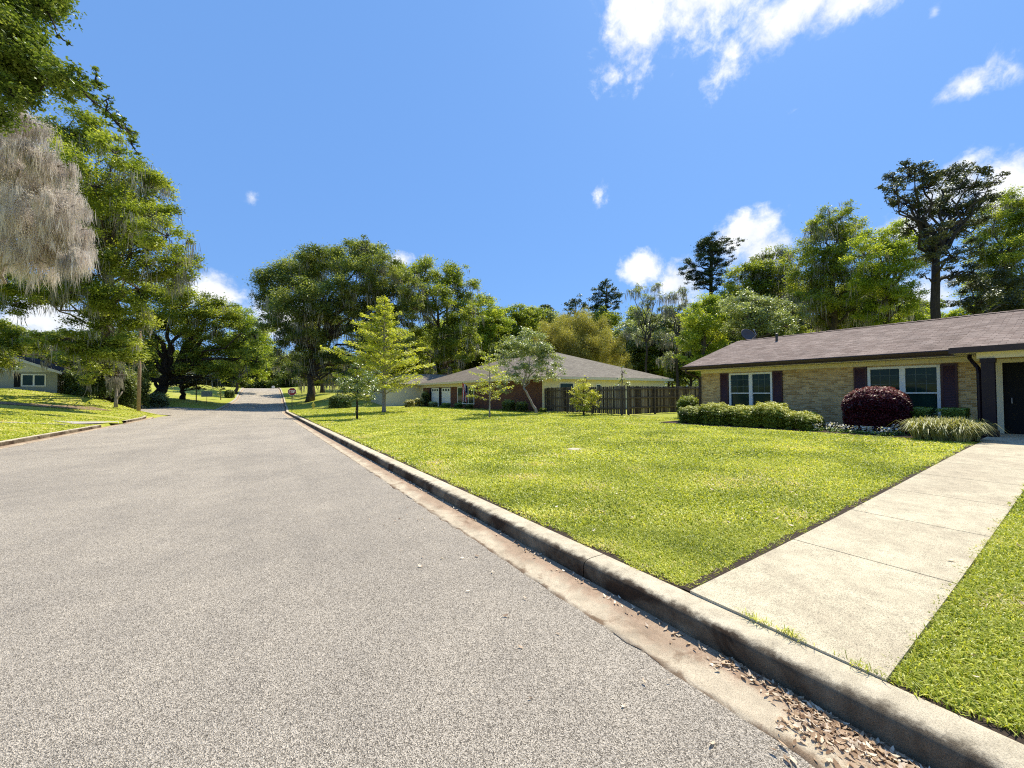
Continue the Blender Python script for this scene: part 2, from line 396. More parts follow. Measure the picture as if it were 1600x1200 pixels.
# ------------------------------------------------------------------ sun and sky
SUN_AZ = np.array([.955, .29]); SUN_AZ /= np.linalg.norm(SUN_AZ); ELEV = R(57)
sv = Vector((SUN_AZ[0]*math.cos(ELEV), SUN_AZ[1]*math.cos(ELEV), math.sin(ELEV)))
sd = bpy.data.lights.new('sun', 'SUN'); sd.energy = 3.55; sd.angle = R(.5); sd.color = (1, .915, .76)
so = bpy.data.objects.new('sun', sd); C.objects.link(so); so.rotation_euler = sv.to_track_quat('Z', 'Y').to_euler()
so.location = (0, 0, 60)
def world():
    w = bpy.data.worlds.new('World'); bpy.context.scene.world = w; w.use_nodes = True
    nt = w.node_tree; nt.nodes.clear(); n = N(nt)
    sky = n('ShaderNodeTexSky'); sky.sky_type = 'NISHITA'; sky.sun_disc = False
    sky.sun_elevation = ELEV; sky.sun_rotation = math.atan2(SUN_AZ[0], SUN_AZ[1])
    sky.altitude = 50; sky.air_density = 1.25; sky.dust_density = .6; sky.ozone_density = 2.4
    d = n('ShaderNodeTexCoord').outputs['Generated']
    def di(px, py):
        v = W(px, py, 1)-CAM; return v/np.linalg.norm(v)
    # centre, long half axis, short half axis (photo pixels), softness
    cl = [((1010, 20), (75, -8), (22, 75), 1), ((1110, -15), (120, 0), (0, 70), 1), ((1250, 12), (130, -16), (12, 52), 1), ((1330, -8), (110, -20), (0, 48), 1),
          ((1200, -90), (260, 0), (0, 110), 1),
          ((1515, 130), (72, -60), (15, 19), .8), ((1585, 110), (24, -14), (6, 24), .6),
          ((1575, 290), (75, -10), (0, 50), 1.15), ((1480, 300), (60, 0), (0, 52), 1.1), ((1420, 350), (50, 0), (0, 38), 1.0),
          ((1168, 368), (56, 0), (0, 40), 1.2), ((1190, 390), (60, 0), (0, 36), 1.1), ((1008, 420), (38, -6), (0, 27), 1.1), ((1062, 442), (44, 0), (0, 42), 1.1), ((1065, 405), (26, 0), (0, 16), .8),
          ((340, 455), (42, 16), (-8, 30), 1.2), ((392, 312), (13, -14), (12, 12), .55), ((938, 300), (14, -12), (9, 10), .5),
          ((628, 406), (30, 8), (0, 15), .8), ((664, 401), (16, 0), (0, 9), .5), ((90, 500), (110, 0), (0, 50), 1.1), ((1460, 18), (12, -10), (6, 8), .5),
          ((1440, 470), (70, 0), (0, 40), 1.0), ((430, 500), (70, 0), (0, 40), .8), ((1245, 170), (8, 0), (0, 5), .3)]
    nz = n.noise(9, 9, .62, d, .25); nz2 = n.noise(38, 6, .65, d, .3)
    nn = n.math('ADD', n.math('MULTIPLY', n.math('SUBTRACT', nz, .5), 2.3), n.math('MULTIPLY', n.math('SUBTRACT', nz2, .5), 1.3))
    mx = None
    for c, a, b, k in cl:
        cc = di(*c); A = di(c[0]+a[0], c[1]+a[1])-cc; B = di(c[0]+b[0], c[1]+b[1])-cc
        rel = n('ShaderNodeVectorMath', operation='SUBTRACT', i_0=d, i_1=tuple(cc)).outputs[0]
        u = n('ShaderNodeVectorMath', operation='DOT_PRODUCT', i_0=rel, i_1=tuple(A/np.dot(A, A))).outputs['Value']
        v = n('ShaderNodeVectorMath', operation='DOT_PRODUCT', i_0=rel, i_1=tuple(B/np.dot(B, B))).outputs['Value']
        r2 = n.math('SQRT', n.math('ADD', n.math('MULTIPLY', u, u), n.math('MULTIPLY', v, v)))
        e = n.math('MULTIPLY', n.math('SUBTRACT', 1.3, r2), k)
        mx = e if mx is None else n.math('MAXIMUM', mx, e)
    f = n.math('ADD', mx, nn)
    f = n('ShaderNodeMapRange', interpolation_type='SMOOTHSTEP', i_Value=f, i_From_Min=.18, i_From_Max=1.15).outputs[0]
    core = n.math('MULTIPLY', f, .97)
    skyc = n.mix(.72, n.mix(1, sky.outputs[0], SKYTINT, 'MULTIPLY'), (.70, 1.52, 3.25))
    cc = n.ramp(nz, [(.35, (CLOUD*.68, CLOUD*.74, CLOUD*.84)), (.6, (CLOUD, CLOUD, CLOUD))])
    cc = n('ShaderNodeVectorMath', operation='SCALE', i_0=cc, i_Scale=10.0).outputs[0]
    col = n.mix(core, skyc, cc)
    bg = n('ShaderNodeBackground', i_Color=col, i_Strength=.15)
    o = n('ShaderNodeOutputWorld'); n.link(bg.outputs[0], o.inputs[0])
SKYTINT = (.34, .46, .62); CLOUD = .42
world()

# ------------------------------------------------------------------ ground sheet
def build_ground():
    ro = [.0, .0]
    rel = np.array([.02, .25, .6, 1, 1.6, 2.4, 3.4, 4.6, 6, 7.5, 9, 11, 13, 15, 17.5, 20, 23, 27, 32, 38, 45, 55, 70, 90, 120, 160, 230, 330, 500.])
    ys = np.concatenate([[-500, -300, -150, -90, -60, -40, -25, -15], np.arange(-10, 130, 1.0), np.arange(130, 200, 5), [230, 280, 350, 450, 600]])
    V = []; cols = None
    for y in ys:
        a = float(xl(y))-.60; b = float(xr(y))+.60
        xs = np.concatenate([(a-rel)[::-1], [a+.06], np.linspace(a+.3, b-.3, 6), [b-.06], b+rel])
        z = ground(xs, y)
        V.append(np.stack([xs, np.full(len(xs), y), z], 1)); cols = len(xs)
    V = np.array(V); nr = len(ys)
    idx = np.arange(nr*cols).reshape(nr, cols)
    f = np.stack([idx[:-1, :-1], idx[:-1, 1:], idx[1:, 1:], idx[1:, :-1]], -1).reshape(-1, 4)
    o = mk('ground', V.reshape(-1, 3), f, M['ground'], smooth=False); tag(o, kind='structure')
build_ground()

def sheet(name, left, rightf, ys, zf, mat, nx=6, kind='structure'):
    V = []
    for y in ys:
        xs = np.linspace(float(left(y)), float(rightf(y)), nx)
        V.append([(x, y, float(zf(x, y))) for x in xs])
    V = np.array(V); idx = np.arange(len(ys)*nx).reshape(len(ys), nx)
    f = np.stack([idx[:-1, :-1], idx[:-1, 1:], idx[1:, 1:], idx[1:, :-1]], -1).reshape(-1, 4)
    o = mk(name, V.reshape(-1, 3), f, mat, smooth=True); tag(o, kind=kind); return o
sheet('road', lambda y: xl(y)-.05, lambda y: xr(y)+.05, np.concatenate([np.arange(-30, 0, 3), np.arange(0, 150, 1.0)]), lambda x, y: zr(y)+.02*(1-((x+2.5)/5)**2)*.6, M['asphalt'], 10)
def street():
    V = []; L = np.arange(-1.5, 60, 1.5); Wd = np.linspace(-3.75, 3.75, 6)
    for a in L:
        for w in Wd:
            p = SA+SD*a+SN*w
            V.append((p[0], p[1], float(zst(p[0], p[1]))+(.006 if a > 1 else .0)))
    idx = np.arange(len(L)*6).reshape(len(L), 6)
    f = np.stack([idx[:-1, :-1], idx[:-1, 1:], idx[1:, 1:], idx[1:, :-1]], -1).reshape(-1, 4)
    tag(mk('side_street', np.array(V), f[:, ::-1], M['asphalt']), kind='structure')
street()

def sweep(name, pts, prof, mat, closed=False, zfun=None, smooth=True, jit=0, jidx=(), side=1):
    """pts: Nx2 line of the kerb foot; prof: (offset away from road, height)"""
    pts = np.asarray(pts, float); d = np.gradient(pts, axis=0); d /= np.linalg.norm(d, axis=1)[:, None]
    nrm = np.stack([d[:, 1], -d[:, 0]], 1)*side
    V = []
    for i, p in enumerate(pts):
        z = float(zfun(p[0], p[1]))
        for j, (o, h) in enumerate(prof):
            oo = o+(rng.normal(0, jit) if j in jidx else 0)
            q = p+nrm[i]*oo; V.append((q[0], q[1], z+h))
    m = len(prof); idx = np.arange(len(pts)*m).reshape(len(pts), m)
    f = np.stack([idx[:-1, :-1], idx[:-1, 1:], idx[1:, 1:], idx[1:, :-1]], -1).reshape(-1, 4)
    if side < 0: f = f[:, ::-1]
    oo = np.array([q[0] for q in prof]); zn = np.tile((oo+.40)/.41 if oo[0] < 0 else np.arange(m)/(m-1), len(pts))
    return mk(name, np.array(V), f, mat, rnd=zn, smooth=smooth)
zroad = lambda x, y: zr(y)
KP = [(0, -.03), (0, .01), (.002, .06), (.004, .10), (.007, .118), (.018, .134), (.038, .146), (.07, .151), (.10, .153), (.17, .152), (.235, .150), (.25, .148), (.25, .0)]
GP = [(-.40, -.012), (-.375, .0075), (-.34, .008), (-.26, .008), (-.15, .008), (-.02, .006), (.01, .006)]
yr = np.concatenate([np.arange(-8, 10, .12), np.arange(10, 46, .5), np.arange(46, 125, 1.5)])
ptsR = np.stack([xr(yr)+.40, yr], 1)
# kerb runs in cast lengths with open joints
def kerb_runs(pts, side, cuts, name='kerb'):
    k = 0
    for a, b in cuts:
        sel = (pts[:, 1] >= a) & (pts[:, 1] <= b)
        q = pts[sel]
        if len(q) < 3: continue
        q = q.copy()
        q = np.vstack([[float(xr(a))+.40, a+.004], q[1:-1], [float(xr(b))+.40, b-.004]])
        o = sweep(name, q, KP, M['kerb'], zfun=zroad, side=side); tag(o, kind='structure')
def cutlist(a, b, s): return [(a+i*s, a+(i+1)*s) for i in range(int((b-a)/s))]
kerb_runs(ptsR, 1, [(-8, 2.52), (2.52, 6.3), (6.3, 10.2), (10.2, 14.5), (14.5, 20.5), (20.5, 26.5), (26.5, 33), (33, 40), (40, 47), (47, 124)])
tag(sweep('gutter', ptsR, GP, M['gutter'], zfun=zroad, jit=.014, jidx=(0, 1)), kind='structure')
yl = np.concatenate([np.arange(-10, 38, .5)])
ptsL = np.array([(-7.5, y) for y in yl]+[(-7.5, 38), (-7.52, 40), (-7.6, 42), (-7.8, 44), (-8.1, 46), (-8.6, 48), (-9.4, 50), (-10.4, 52), (-11.5, 54), (-13.2, 57), (-15.5, 61), (-18, 65)])
zleft = lambda x, y: max(zr(y) if y < 47 else zst(x, y), -5)
tag(sweep('gutter', ptsL, GP, M['gutter'], zfun=zleft, jit=.03, jidx=(0, 1), side=-1), kind='structure')
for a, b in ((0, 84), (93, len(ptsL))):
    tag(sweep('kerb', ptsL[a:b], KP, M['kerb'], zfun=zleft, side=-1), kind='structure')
yf = np.arange(58.5, 124, 1.5)
ptsF = np.stack([xl(yf)-.40, yf], 1)
tag(sweep('gutter', ptsF, GP, M['gutter'], zfun=zroad, side=-1), kind='structure')
tag(sweep('kerb', ptsF, KP, M['pale'], zfun=zroad, side=-1), kind='structure')
# soil line along the kerb
tag(sweep('soil_edge', ptsR[yr < 44], [(.245, .141), (.40, .137)], M['soil'], zfun=zroad, jit=.02, jidx=(1,)), kind='structure')

# ------------------------------------------------------------------ front walk
PX = [2.628, 4.34, 5.9, 7.46, 9.0, 10.55, 12.1, 13.65, 15.2]
PY0, PY1 = .63, 1.68
def pz(x): return .154+.165*S(0, 12, x-2.62)
def path():
    b = MB()
    for x0, x1 in zip(PX[:-1], PX[1:]):
        a0 = x0+.007; a1 = x1-.007; n = 6
        for i in range(n):
            u0_, u1_ = a0+(a1-a0)*i/n, a0+(a1-a0)*(i+1)/n
            za, zb = float(pz(u0_)), float(pz(u1_))
            vs = [(u0_, PY0, za), (u1_, PY0, zb), (u1_, PY1, zb), (u0_, PY1, za)]
            fs = [(0, 1, 2, 3)]
            vs += [(x, y, z-.09) for x, y, z in vs[:4]]
            fs += [(0, 4, 5, 1), (2, 6, 7, 3)]
            if i == 0: fs.append((0, 3, 7, 4))
            if i == n-1: fs.append((1, 5, 6, 2))
            b.add(vs, fs)
    o = b.build('path', M['walk']); tag(o, kind='structure')
    s = MB(); xs = np.linspace(2.64, 14.6, 90)
    for i in range(len(xs)-1):
        for (e, sg) in ((PY1, 1),):
            w = .085
            q = [(xs[i], e-.02*sg), (xs[i+1], e-.02*sg), (xs[i+1], e+(w+rng.uniform(-.02, .03))*sg), (xs[i], e+(w+rng.uniform(-.02, .03))*sg)]
            s.add([(x, y, float(pz(x))-.012) for x, y in q], [(0, 1, 2, 3) if sg > 0 else (3, 2, 1, 0)])
    tag(s.build('soil_edge', M['soil']), kind='structure')
path()
# left lawn: apron, crossing strip and drive
def strip_ground(name, pts, w, mat, dz=.02):
    pts = np.array(pts, float)
    t = np.linspace(0, 1, 40); cum = np.concatenate([[0], np.cumsum(np.linalg.norm(np.diff(pts, axis=0), axis=1))]); cum /= cum[-1]
    q = np.stack([np.interp(t, cum, pts[:, 0]), np.interp(t, cum, pts[:, 1])], 1)
    d = np.gradient(q, axis=0); d /= np.linalg.norm(d, axis=1)[:, None]; nn = np.stack([d[:, 1], -d[:, 0]], 1)
    V = []
    for i in range(len(q)):
        for s in (-.5, 0, .5):
            p = q[i]+nn[i]*w*s; V.append((p[0], p[1], float(ground(p[0], p[1]))+dz))
    idx = np.arange(len(q)*3).reshape(len(q), 3)
    f = np.stack([idx[:-1, :-1], idx[:-1, 1:], idx[1:, 1:], idx[1:, :-1]], -1).reshape(-1, 4)
    return tag(mk(name, np.array(V), f, mat, smooth=True), kind='structure')

# ------------------------------------------------------------------ vegetation core
def unit(n):
    v = rng.normal(size=(n, 3)); return v/np.linalg.norm(v, axis=1)[:, None]
def leafquads(c, size, upb=.5, asp=.5, sizevar=.35, outd=None):
    n = len(c); nr = unit(n); nr[:, 2] = np.abs(nr[:, 2])+upb
    if outd is not None: nr = nr+outd*.8
    nr /= np.linalg.norm(nr, axis=1)[:, None]
    a = np.cross(nr, unit(n)); a /= np.linalg.norm(a, axis=1)[:, None]+1e-9
    b = np.cross(nr, a)
    L = size*(1+rng.uniform(-sizevar, sizevar, n))[:, None]*.5
    A = a*L; B = b*L*asp
    V = np.stack([c-A, c+B*1.0+A*.15, c+A, c-B*1.0+A*.15], 1).reshape(-1, 3)
    f = np.arange(4*n).reshape(n, 4)
    return V, f
def strands(p, length, width, nper=8, spread=.12, sway=.15):
    """hanging tufts at points p"""
    n = len(p)*nper
    top = np.repeat(p, nper, 0)+np.stack([rng.normal(0, spread, n), rng.normal(0, spread, n), rng.uniform(-.1, .1, n)], 1)
    ln = np.repeat(length*rng.uniform(.4, 1.3, len(p)), nper)*rng.uniform(.4, 1.1, n)
    an = rng.uniform(0, math.pi, n); h = np.stack([np.cos(an), np.sin(an), np.zeros(n)], 1)*width*.5*rng.uniform(.5, 1.4, n)[:, None]
    sw = np.stack([rng.normal(0, sway, n), rng.normal(0, sway, n), np.zeros(n)], 1)*ln[:, None]*.5
    dn = np.array([0, 0, -1.])
    mid = top+sw*.4+dn*ln[:, None]*.55; tip = top+sw+dn*ln[:, None]
    V = np.stack([top-h*.6, top+h*.6, mid+h, tip, mid-h], 1)
    V = V.reshape(-1, 3)
    b = np.arange(n)*5
    f1 = np.stack([b, b+1, b+2, b+4], 1)
    f2 = np.stack([b+4, b+2, b+3, b+3], 1)
    # second face as a thin quad (tip doubled) keeps one array
    V2 = V.reshape(n, 5, 3); tip2 = V2[:, 3]+h*.12
    V = np.concatenate([V2, tip2[:, None]], 1).reshape(-1, 3)
    b = np.arange(n)*6
    f = np.concatenate([np.stack([b, b+1, b+2, b+4], 1), np.stack([b+4, b+2, b+5, b+3], 1)])
    r = np.repeat(rng.uniform(0, 1, len(p)), nper)*.6+rng.uniform(0, .4, n)
    return V, f, np.concatenate([r, r])

def bez(a, b, lift, n=7, wob=.0):
    a = np.asarray(a, float); b = np.asarray(b, float)
    m = (a+b)/2+np.array([0, 0, lift]); L = np.linalg.norm(b-a)
    P = []
    for i in range(n):
        t = i/(n-1); p = (1-t)**2*a+2*t*(1-t)*m+t*t*b
        if 0 < i < n-1: p = p+rng.normal(0, wob*L, 3)
        P.append(p)
    return P

def tree(name, label, base, fork, tr, blobs, mat, size, cov=2.2, bark='bark', moss=None, group=None, cat='tree', sub=13, flat=.6,
         upb=.5, asp=.5, subr=.34, twig=True, limbr=.42, extra=None, lean=None, shell=(.5, 1.02), zmin=None, limb_n=None, mossmat='moss', tuft=.16):
    """blobs: world (x,y,z,r). Trunk from base to fork, limbs to each blob, twigs to each leaf clump."""
    root = empty(name, label, cat, group)
    base = np.array(base, float); fork = np.array(fork, float); blobs = np.array(blobs, float)
    wd = MB()
    nt = 7; P = []
    for i in range(nt):
        t = i/(nt-1); p = base*(1-t)+fork*t
        if 0 < i < nt-1: p = p+np.array([rng.normal(0, tr*.35), rng.normal(0, tr*.35), 0])
        P.append(p)
    P[0] = P[0]-[0, 0, .3]
    rad = [tr*1.35, tr*1.1]+[tr*(1-.4*i/(nt-1)) for i in range(2, nt)]
    wd.tube(P, rad, 9)
    cs = []; tips = []
    order = np.argsort(-blobs[:, 3])
    for bi, (x, y, z, r) in enumerate(blobs):
        c = np.array([x, y, z])
        if limb_n is None or bi in order[:limb_n]:
            # leave the trunk somewhere below the blob
            t = np.clip((z-r*1.0-base[2])/(fork[2]-base[2]+1e-6), .45, 1.0)
            st = base*(1-t)+fork*t
            L = np.linalg.norm(c-st)
            lr = max(tr*limbr*min(1, r/blobs[:, 3].mean()), .03)
            pts = bez(st, c, .12*L, 8, .035)
            wd.tube(pts, [lr*(1-.85*i/7)+.004 for i in range(8)], 6, cap=False)
        else:
            dd_ = np.linalg.norm(blobs[:, :3]-c, axis=1); dd_[blobs[:, 3] <= r*1.02] += 1e3; dd_[bi] = 1e9
            q = blobs[int(np.argmin(dd_)), :3]
            if dd_.min() < 1e3: wd.tube(bez(q, c, .03, 6, .05), [max(tr*.16, .02)*(1-.12*k) for k in range(6)], 4, cap=False)
        m = max(5, int(sub*(r/blobs[:, 3].mean())**1.3))
        d = unit(m); d[:, 2] = d[:, 2]*.85+.12
        sc = c+d*(r*rng.uniform(shell[0], shell[1], m))[:, None]
        if zmin is not None: sc[:, 2] = np.maximum(sc[:, 2], zmin+rng.uniform(0, .5, m))
        sr = r*subr*rng.uniform(.7, 1.3, m)
        if twig:
            for k in range(m):
                wd.tube(bez(c+(sc[k]-c)*.05, sc[k], .08*r, 4, .05), [max(tr*.09, .012), max(tr*.07, .01), max(tr*.05, .008), .006], 3, cap=False)
        cs.append(np.concatenate([sc, sr[:, None]], 1))
    cs = np.concatenate(cs)
    A = np.pi*(cs[:, 3]**2)
    la = .5*size*size*asp*1.0
    cnt = np.maximum((cov*A/la).astype(int), 3)
    rep = np.repeat(np.arange(len(cs)), cnt)
    n = len(rep)
    off = rng.normal(size=(n, 3))*.55; off[:, 2] *= flat
    c = cs[rep, :3]+off*cs[rep, 3][:, None]
    if extra is not None: c = np.concatenate([c, extra])
    if zmin is not None: c = c[c[:, 2] > zmin-.2]
    V, f = leafquads(c, size, upb, asp)
    # clump tone variation is leaf age, not light
    tone = rng.uniform(0, 1, len(cs))
    rr = np.full(len(c), .5); rr[:min(n, len(c))] = (.45*tone[rep]+.1)[:min(n, len(c))]; rr = rr+rng.uniform(0, .45, len(c))
    wd.build('trunk', M[bark], root, smooth=True)
    mk('crown', V, f, M[mat], root, rr)
    if moss:
        nm, ln, wdt, nper = moss
        pick = cs[rng.integers(0, len(cs), nm)]
        p = pick[:, :3]+rng.normal(size=(nm, 3))*pick[:, 3][:, None]*.6; p[:, 2] -= pick[:, 3]*.3
        V, f, r_ = strands(p, ln, wdt, nper, spread=ln*tuft, sway=.3)
        mk('hanging_moss', V, f, M[mossmat], root, r_)
    settle(root, base)
    return root, cs
def pxblobs(t, lst, dt=.35):
    """(px,py,rpx[,depth offset]) -> world blobs round depth t"""
    out = []
    xs = [b[0] for b in lst]; half = (max(xs)-min(xs))/2*t/F+1
    for b in lst:
        d = b[3] if len(b) > 3 else rng.uniform(-dt, dt)*half
        tt = t+d; p = W(b[0], b[1], tt); out.append((*p, b[2]*tt/F))
    return out
def domeblobs(px, top, bot, hw, t, n=14, rr=.34, shape=1.0):
    """random dome of blobs; pixel extents turned into real size at depth t"""
    c0 = W(px, (top+bot)/2, t); Rx = hw*t/F; Rz = abs(bot-top)/2*t/F
    out = []
    for i in range(n):
        for _ in range(30):
            v = rng.uniform(-1, 1, 3)
            l = np.linalg.norm(v)
            if .35 < l < 1 and not (v[2] < -.2 and abs(v[2]) > .9): break
        wz = 1-.25*max(v[2], 0)*shape
        r = min(Rx, Rz*1.3)*rr*rng.uniform(.8, 1.25)
        k = 1-rr*.8
        out.append((c0[0]+v[0]*Rx*k*wz, c0[1]+v[1]*Rx*k*wz, c0[2]+v[2]*Rz*k, r))
    return out
def lsize(t, k=2.0): return max(.06, k*t/388)
def dtree(name, label, px, t, top, bot, hw, mat, n=14, k=1.9, cov=2.0, moss=None, tr=None, bark='bark', group=None, rr=.34, basepx=None, **kw):
    bl = domeblobs(px, top, bot, hw, t, n, rr)
    p = W(basepx if basepx is not None else px, 610, t); b = at(p[0], p[1])
    c0 = W(px, (top+bot)/2, t)
    H = c0[2]-b[2]
    fork = b+(np.array([c0[0], c0[1], c0[2]])-b)*.75
    return tree(name, label, b, fork, tr or max(.12, hw*t/F*.05), bl, mat, lsize(t, k), cov=cov, moss=moss, bark=bark, group=group, **kw)

# ------------------------------------------------------------------ ranch house on the right
def house_near():
    root = empty('ranch_house', 'tan brick ranch house with brown shingle roof, burgundy shutters and white double windows', 'house')
    X0, X1, Y0, Y1 = 17.9, 26.9, -9.0, yon(1096, 17.9)
    zb, zt = .05, 2.60
    w1 = (yon(1207, X0), yon(1139.5, X0)); w2 = (yon(1469.7, X0), yon(1356, X0))
    zs0, zs1 = .62, 2.39
    dr = (-.4, 1.60)
    b = MB(); th = .22
    # front wall in pieces round the openings
    ys = [Y0, dr[0], dr[1], w2[0], w2[1], w1[0], w1[1], Y1]
    b.box(X0, X0+th, ys[0], ys[1], zb, zt); b.box(X0, X0+th, ys[2], ys[3], zb, zt); b.box(X0, X0+th, ys[4], ys[5], zb, zt); b.box(X0, X0+th, ys[6], ys[7], zb, zt)
    for a in (w1, w2):
        b.box(X0, X0+th, a[0], a[1], zb, zs0); b.box(X0, X0+th, a[0], a[1], zs1, zt)
    b.box(X0, X0+th, dr[0], dr[1], 2.36, zt)
    b.box(X0+th, X1, Y1-th, Y1, zb, zt); b.box(X0+th, X1, Y0, Y0+th, zb, zt); b.box(X1-th, X1, Y0+th, Y1-th, zb, zt)
    b.build('wall', M['tanbrick'], root)
    # gable triangle
    g = MB(); xr_ = 22.4
    for yy in (Y1,):
        zz = 2.60
        g.add([(X0, yy-.1, zz), (X1, yy-.1, zz), (xr_, yy-.1, 4.28), (X0, yy, zz), (X1, yy, zz), (xr_, yy, 4.28)], [(0, 1, 2), (3, 5, 4), (0, 2, 5, 3), (2, 1, 4, 5), (1, 0, 3, 4)])
    g.build('gable', M['cream'], root)
    # windows
    for (a0, a1), (m0, m1) in ((w1, (1170.0, 1176.0)), (w2, (1405.5, 1415))):
        f = MB(); t = .075; xa, xb = X0-.03, X0+.09
        f.box(xa, xb, a0, a0+t, zs0, zs1); f.box(xa, xb, a1-t, a1, zs0, zs1)
        f.box(xa, xb, a0+t, a1-t, zs1-t, zs1); f.box(xa, xb, a0+t, a1-t, zs0, zs0+.06)
        mm = (yon(m0, X0)+yon(m1, X0))/2
        f.box(xa+.005, xb, mm-.07, mm+.07, zs0+.06, zs1-t)
        zr_ = 1.50
        f.box(xa+.03, xb, a0+t, mm-.07, zr_-.022, zr_+.022); f.box(xa+.03, xb, mm+.07, a1-t, zr_-.022, zr_+.022)
        fr = f.build('window', M['white'], root)
        gl = MB()
        gl.box(X0+.05, X0+.06, a0+t, mm-.07, zs0+.06, zr_-.022); gl.box(X0+.05, X0+.06, mm+.07, a1-t, zs0+.06, zr_-.022)
        gl.box(X0+.03, X0+.04, a0+t, mm-.07, zr_+.022, zs1-t); gl.box(X0+.03, X0+.04, mm+.07, a1-t, zr_+.022, zs1-t)
        gl.build('pane', M['glass'], fr)
        mu = MB()
        for (p0, p1) in ((a0+t, mm-.07), (mm+.07, a1-t)):
            for k in (1, 2):
                y = p0+(p1-p0)*k/3; mu.box(X0+.022, X0+.029, y-.008, y+.008, zr_+.022, zs1-t)
            for k in (1, 2):
                z = zr_+(zs1-zr_)*k/3; mu.box(X0+.0215, X0+.0285, p0, p1, z-.008, z+.008)
        mu.build('muntin', M['muntin'], fr)
        sb = MB(); sb.box(X0-.07, X0-.001, a0-.03, a1+.03, zs0-.07, zs0-.002); sb.build('sill', M['pale'], fr)
    for (p0, p1) in ((1126, 1138.5), (1208, 1223), (1334.7, 1355.3), (1470.8, 1497)):
        s = MB(); ya, yb = yon(p1, X0), yon(p0, X0); x = X0-.035
        s.box(x, X0-.001, ya, yb, zs0+.02, zs1+.02)
        s.box(x-.018, x-.001, ya, ya+.05, zs0+.02, zs1+.02); s.box(x-.018, x-.001, yb-.05, yb, zs0+.02, zs1+.02)
        nl = 34
        for k in range(nl):
            z = zs0+.06+(zs1-zs0-.1)*k/nl
            s.add([(x-.016, ya+.05, z), (x-.016, yb-.05, z), (x-.002, yb-.05, z+.04), (x-.002, ya+.05, z+.04)], [(0, 1, 2, 3)])
        s.build('shutter', M['shutter'], root)
    # roof
    def gab(xe0, xe1, y0, y1, ze, zrg, th=.05):
        r = MB()
        vs = [(xe0, y0, ze), (xe0, y1, ze), (xr_, y1, zrg), (xr_, y0, zrg), (xe1, y1, ze), (xe1, y0, ze)]
        lo = [(x, y, z-th) for x, y, z in vs]
        n = 6
        r.add(vs+lo, [(0, 3, 2, 1), (3, 5, 4, 2), (n+0, n+1, n+2, n+3), (n+3, n+2, n+4, n+5),
                      (0, 1, n+1, n+0), (5, n+5, n+4, 4), (1, 2, n+2, n+1), (2, 4, n+4, n+2), (3, 0, n+0, n+3), (5, 3, n+3, n+5)])
        return r
    rf = gab(17.2, 27.6, -9.4, 11.2, 2.79, 4.38).build('roof', M['roof1'], root)
    rc = MB()
    for k in range(68):
        y = -9.4+k*.3; hgt = 4.395+rng.uniform(0, .006)
        rc.add([(xr_-.15, y, hgt-.045), (xr_, y, hgt), (xr_, y+.31, hgt+.012), (xr_-.15, y+.31, hgt-.033), (xr_+.15, y, hgt-.045), (xr_+.15, y+.31, hgt-.033)], [(0, 1, 2, 3), (1, 4, 5, 2)])
    rc.build('ridge_cap', M['roof1'], rf)
    v = MB(); pv = (21.3, yon(1215, 21.3)); zt_ = 2.79+(pv[0]-17.2)*.3058
    v.lathe((pv[0], pv[1], zt_-.05), [(.055, 0), (.055, .36), (.07, .365), (.07, .40), (.03, .42)], 12); v.build('vent_pipe', M['darkmetal'], rf)
    # fascia, gutter, soffit
    f = MB(); f.box(17.17, 17.196, 1.62, 11.2, 2.60, 2.775); f.box(17.17, 17.196, -9.4, 1.62, 2.60, 2.775)
    f.build('fascia', M['brown'], root)
    gt = MB(); prof = [(17.165, 2.765), (17.05, 2.765), (17.045, 2.75), (17.075, 2.66), (17.165, 2.655)]
    for (ya, yb) in ((1.95, 11.2),):
        vs = [(x, ya, z) for x, z in prof]+[(x, yb, z) for x, z in prof]; n = 5
        gt.add(vs, [(i, i+1, n+i+1, n+i) for i in range(4)]+[(4, 0, n, n+4), (0, 1, 2, 3, 4), (n+4, n+3, n+2, n+1, n)])
    gt.build('gutter', M['brown'], root)
    s = MB(); s.box(17.2, 17.9, -9.4, 11.2, 2.585, 2.60); s.build('soffit', M['cream'], root)
    s = MB(); s.box(17.865, 17.897, 1.9, Y1, 2.44, 2.584); s.build('frieze_board', M['cream'], root)
    # rake boards on the gable end
    rk = MB()
    for sgn in (-1, 1):
        xe = 17.2 if sgn < 0 else 27.6
        rk.add([(xe, 11.2, 2.73), (xr_, 11.2, 4.32), (xr_, 11.2, 4.18), (xe, 11.2, 2.59), (xe, 11.225, 2.73), (xr_, 11.225, 4.32), (xr_, 11.225, 4.18), (xe, 11.225, 2.59)],
               [(0, 1, 2, 3), (4, 7, 6, 5), (0, 4, 5, 1), (3, 2, 6, 7), (0, 3, 7, 4), (1, 5, 6, 2)])
    rk.build('rake_board', M['brown'], root)
    # downspout at the far corner
    d = MB(); y = 10.45
    d.tube([(17.1, 10.95, 2.66), (17.1, 10.95, 2.5), (17.78, Y1+.06, 2.22), (17.84, Y1+.06, 2.05), (17.84, Y1+.06, .35)], .042, 8); d.build('downspout', M['brown'], root)
    # porch roof
    pr = MB(); xa, za = 16.15, 2.765; xb = 19.4; zb_ = 2.79+(xb-17.2)*.3058+.02; ye = 2.35
    vs = [(xa, -9.4, za), (xa, ye, za), (xb, ye, zb_), (xb, -9.4, zb_)]
    lo = [(x, y, z-.045) for x, y, z in vs]
    pr.add(vs+lo, [(0, 3, 2, 1), (4, 5, 6, 7), (0, 1, 5, 4), (1, 2, 6, 5), (2, 3, 7, 6), (3, 0, 4, 7)])
    p = pr.build('porch_roof', M['roof1'], root)
